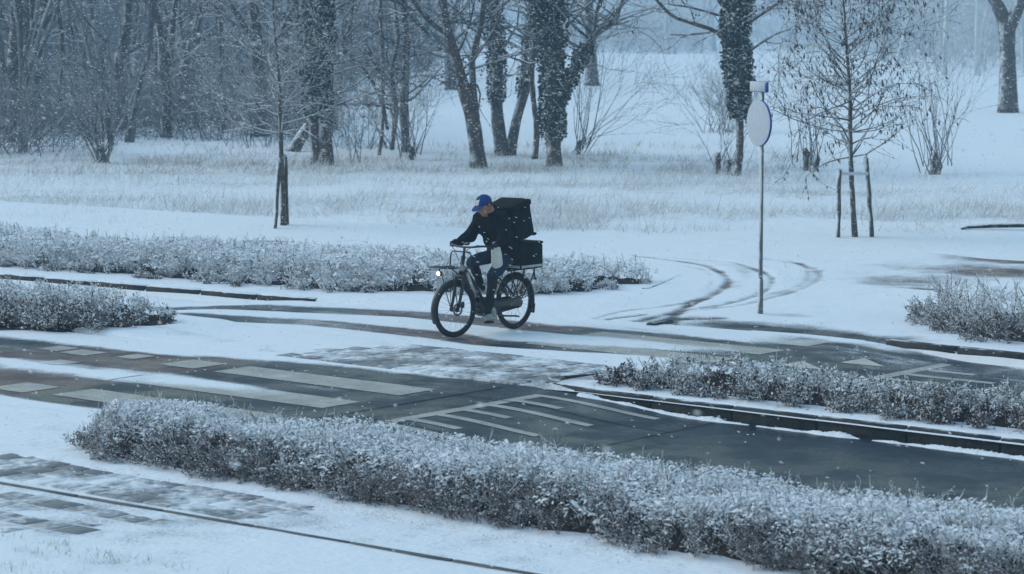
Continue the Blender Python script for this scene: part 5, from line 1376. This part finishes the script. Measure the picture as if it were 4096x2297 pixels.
# hair at the nape and temples, eyes and brows
def hair_fn(X, Y, Z):
    Mi = np.array(HM.inverted()); x = X - HO.x; y = Y - HO.y; z = Z - HO.z
    hx = Mi[0,0]*x + Mi[0,1]*y + Mi[0,2]*z; hy = Mi[1,0]*x + Mi[1,1]*y + Mi[1,2]*z; hz2 = Mi[2,0]*x + Mi[2,1]*y + Mi[2,2]*z
    d = (np.sqrt((hx/.106)**2 + (hy/.092)**2 + ((hz2-.02)/.098)**2) - 1) * .09
    return np.maximum(np.maximum(d, hx - .012 - .6 * hz2), np.maximum(-.055 - hz2, hz2 - .05)).astype(np.float32)
P, F = net(hair_fn, (.40, -.13, 1.48), (.66, .13, 1.70), .006)
add('hair', mesh_np('hair', P, F, M['hair'], None, True), person)
for s in (-1, 1):
    m = MB(); m.lathe([(.001, -.009), (.006, -.006), (.009, 0), (.006, .006), (.001, .009)], hd(.083, s*.030, .002), (0, 0, 1), 10); m.build('eye', M['hair'], person, True)
    m = MB(); m.tube([hd(.092, s*.014, .020), hd(.094, s*.032, .024), hd(.084, s*.050, .018)], .004, 5); m.build('eyebrow', M['hair'], person, True)
# gloved hands closed round the grips
for s in (-1, 1):
    hl_ = []
    hl_.append(((.70, s*.315, 1.115), (.755, s*.312, 1.125), .032, .030))
    for k in range(4):
        x = .722 + k * .0235; y = s * .315; ln = (.0, .004, .003, -.003)[k]
        hl_ += [((x, y, 1.128), (x + .004, y + s*(.030 + ln), 1.116), .0115, .0105), ((x + .004, y + s*(.030 + ln), 1.116), (x + .004, y + s*(.024 + ln), 1.080), .0105, .0098), ((x + .004, y + s*(.024 + ln), 1.080), (x + .002, y - s*.004, 1.068), .0098, .009)]
    hl_ += [((.735, s*.292, 1.115), (.775, s*.283, 1.095), .013, .0115), ((.775, s*.283, 1.095), (.80, s*.296, 1.083), .0115, .010)]
    hl_.append(((.655, s*.308, 1.118), (.70, s*.314, 1.115), .036, .033))
    def hand_fn(X, Y, Z):
        D = np.full(X.shape, 1e3, np.float32)
        for (a, b, ra, rb_) in hl_: D = smin(D, cone_d(X, Y, Z, a, b, ra, rb_), .006)
        return D.astype(np.float32)
    lo = (.60, min(s*.24, s*.38), 1.04); hi = (.84, max(s*.24, s*.38), 1.18)
    P, F = net(hand_fn, lo, hi, .0045); add('glove', mesh_np('glove', P, F, M['trousers'], None, True), person)
# shoes on the pedals
for (p, up_) in ((LP, R(4)), (RPd, R(-10))):
    s = 1 if p.y > 0 else -1; cx, cy_, cz2 = p.x, p.y + s * .01, p.z + .018
    def shoe_fn(X, Y, Z):
        x = (X - cx) * math.cos(up_) - (Z - cz2) * math.sin(up_) * -1; z = (Z - cz2) - (X - cx) * math.sin(up_); y = Y - cy_
        D = cone_d(x, y, z, (-.115, 0, .035), (-.02, 0, .04), .036, .040)
        D = smin(D, cone_d(x, y, z, (-.02, 0, .04), (.10, .0, .022), .040, .030), .02)
        D = smin(D, cone_d(x, y, z, (-.085, 0, .05), (-.07, 0, .12), .042, .046), .02)
        return np.maximum(D, -z).astype(np.float32)
    P, F = net(shoe_fn, (cx - .2, cy_ - .07, cz2 - .05), (cx + .17, cy_ + .07, cz2 + .18), .006)
    add('shoe', mesh_np('shoe', P, F, M['shoe'], None, True), person)

# ------------------------------------------------------------------ snow falling through the air
g = np.random.default_rng(77); nf = 34000
t = g.random(nf); Yf = (5 ** 3 + t * (60 ** 3 - 5 ** 3)) ** (1 / 3)
Xf = (g.random(nf) - .5) * 2 * (0.21 * Yf + 1.0); Zf = g.uniform(0.05, 6.0, nf)
keep = (np.hypot(Xf, Yf) > 4.5); P = np.stack([Xf, Yf, Zf], -1)[keep]; nf = len(P)
d = np.stack([g.normal(1.0, .18, nf), g.normal(0, .3, nf), g.normal(-.32, .14, nf)], -1); d /= np.linalg.norm(d, axis=1)[:, None]
ln = g.uniform(.014, .040, nf); r = g.uniform(.0030, .0066, nf)
V1, F1, _ = cones(P, P - d * ln[:, None] * .5, r, 3); V2, F2, _ = cones(P, P + d * ln[:, None] * .5, r, 3)
tag(add('falling_snow', mesh_np('falling_snow', np.concatenate([V1, V2]), np.concatenate([F1, F2 + len(V1)]), M['flake'])), 'snowflakes falling aslant through the air', 'snow', kind='stuff')
# ------------------------------------------------------------------ the snowy air
hz = MB(); hz.box((0, 350, 8.5), (1500, 1300, 25.0))
n = bpy.data.materials.new('haze'); n.use_nodes = True
nt = n.node_tree; nt.nodes.clear()
ho = nt.nodes.new('ShaderNodeOutputMaterial'); hv = nt.nodes.new('ShaderNodeVolumePrincipled')
hv.inputs['Color'].default_value = (0.50, 0.76, 1.0, 1)
hv.inputs['Density'].default_value = 0.0014
nt.links.new(hv.outputs[0], ho.inputs['Volume'])
tag(hz.build('haze', n), kind='stuff')
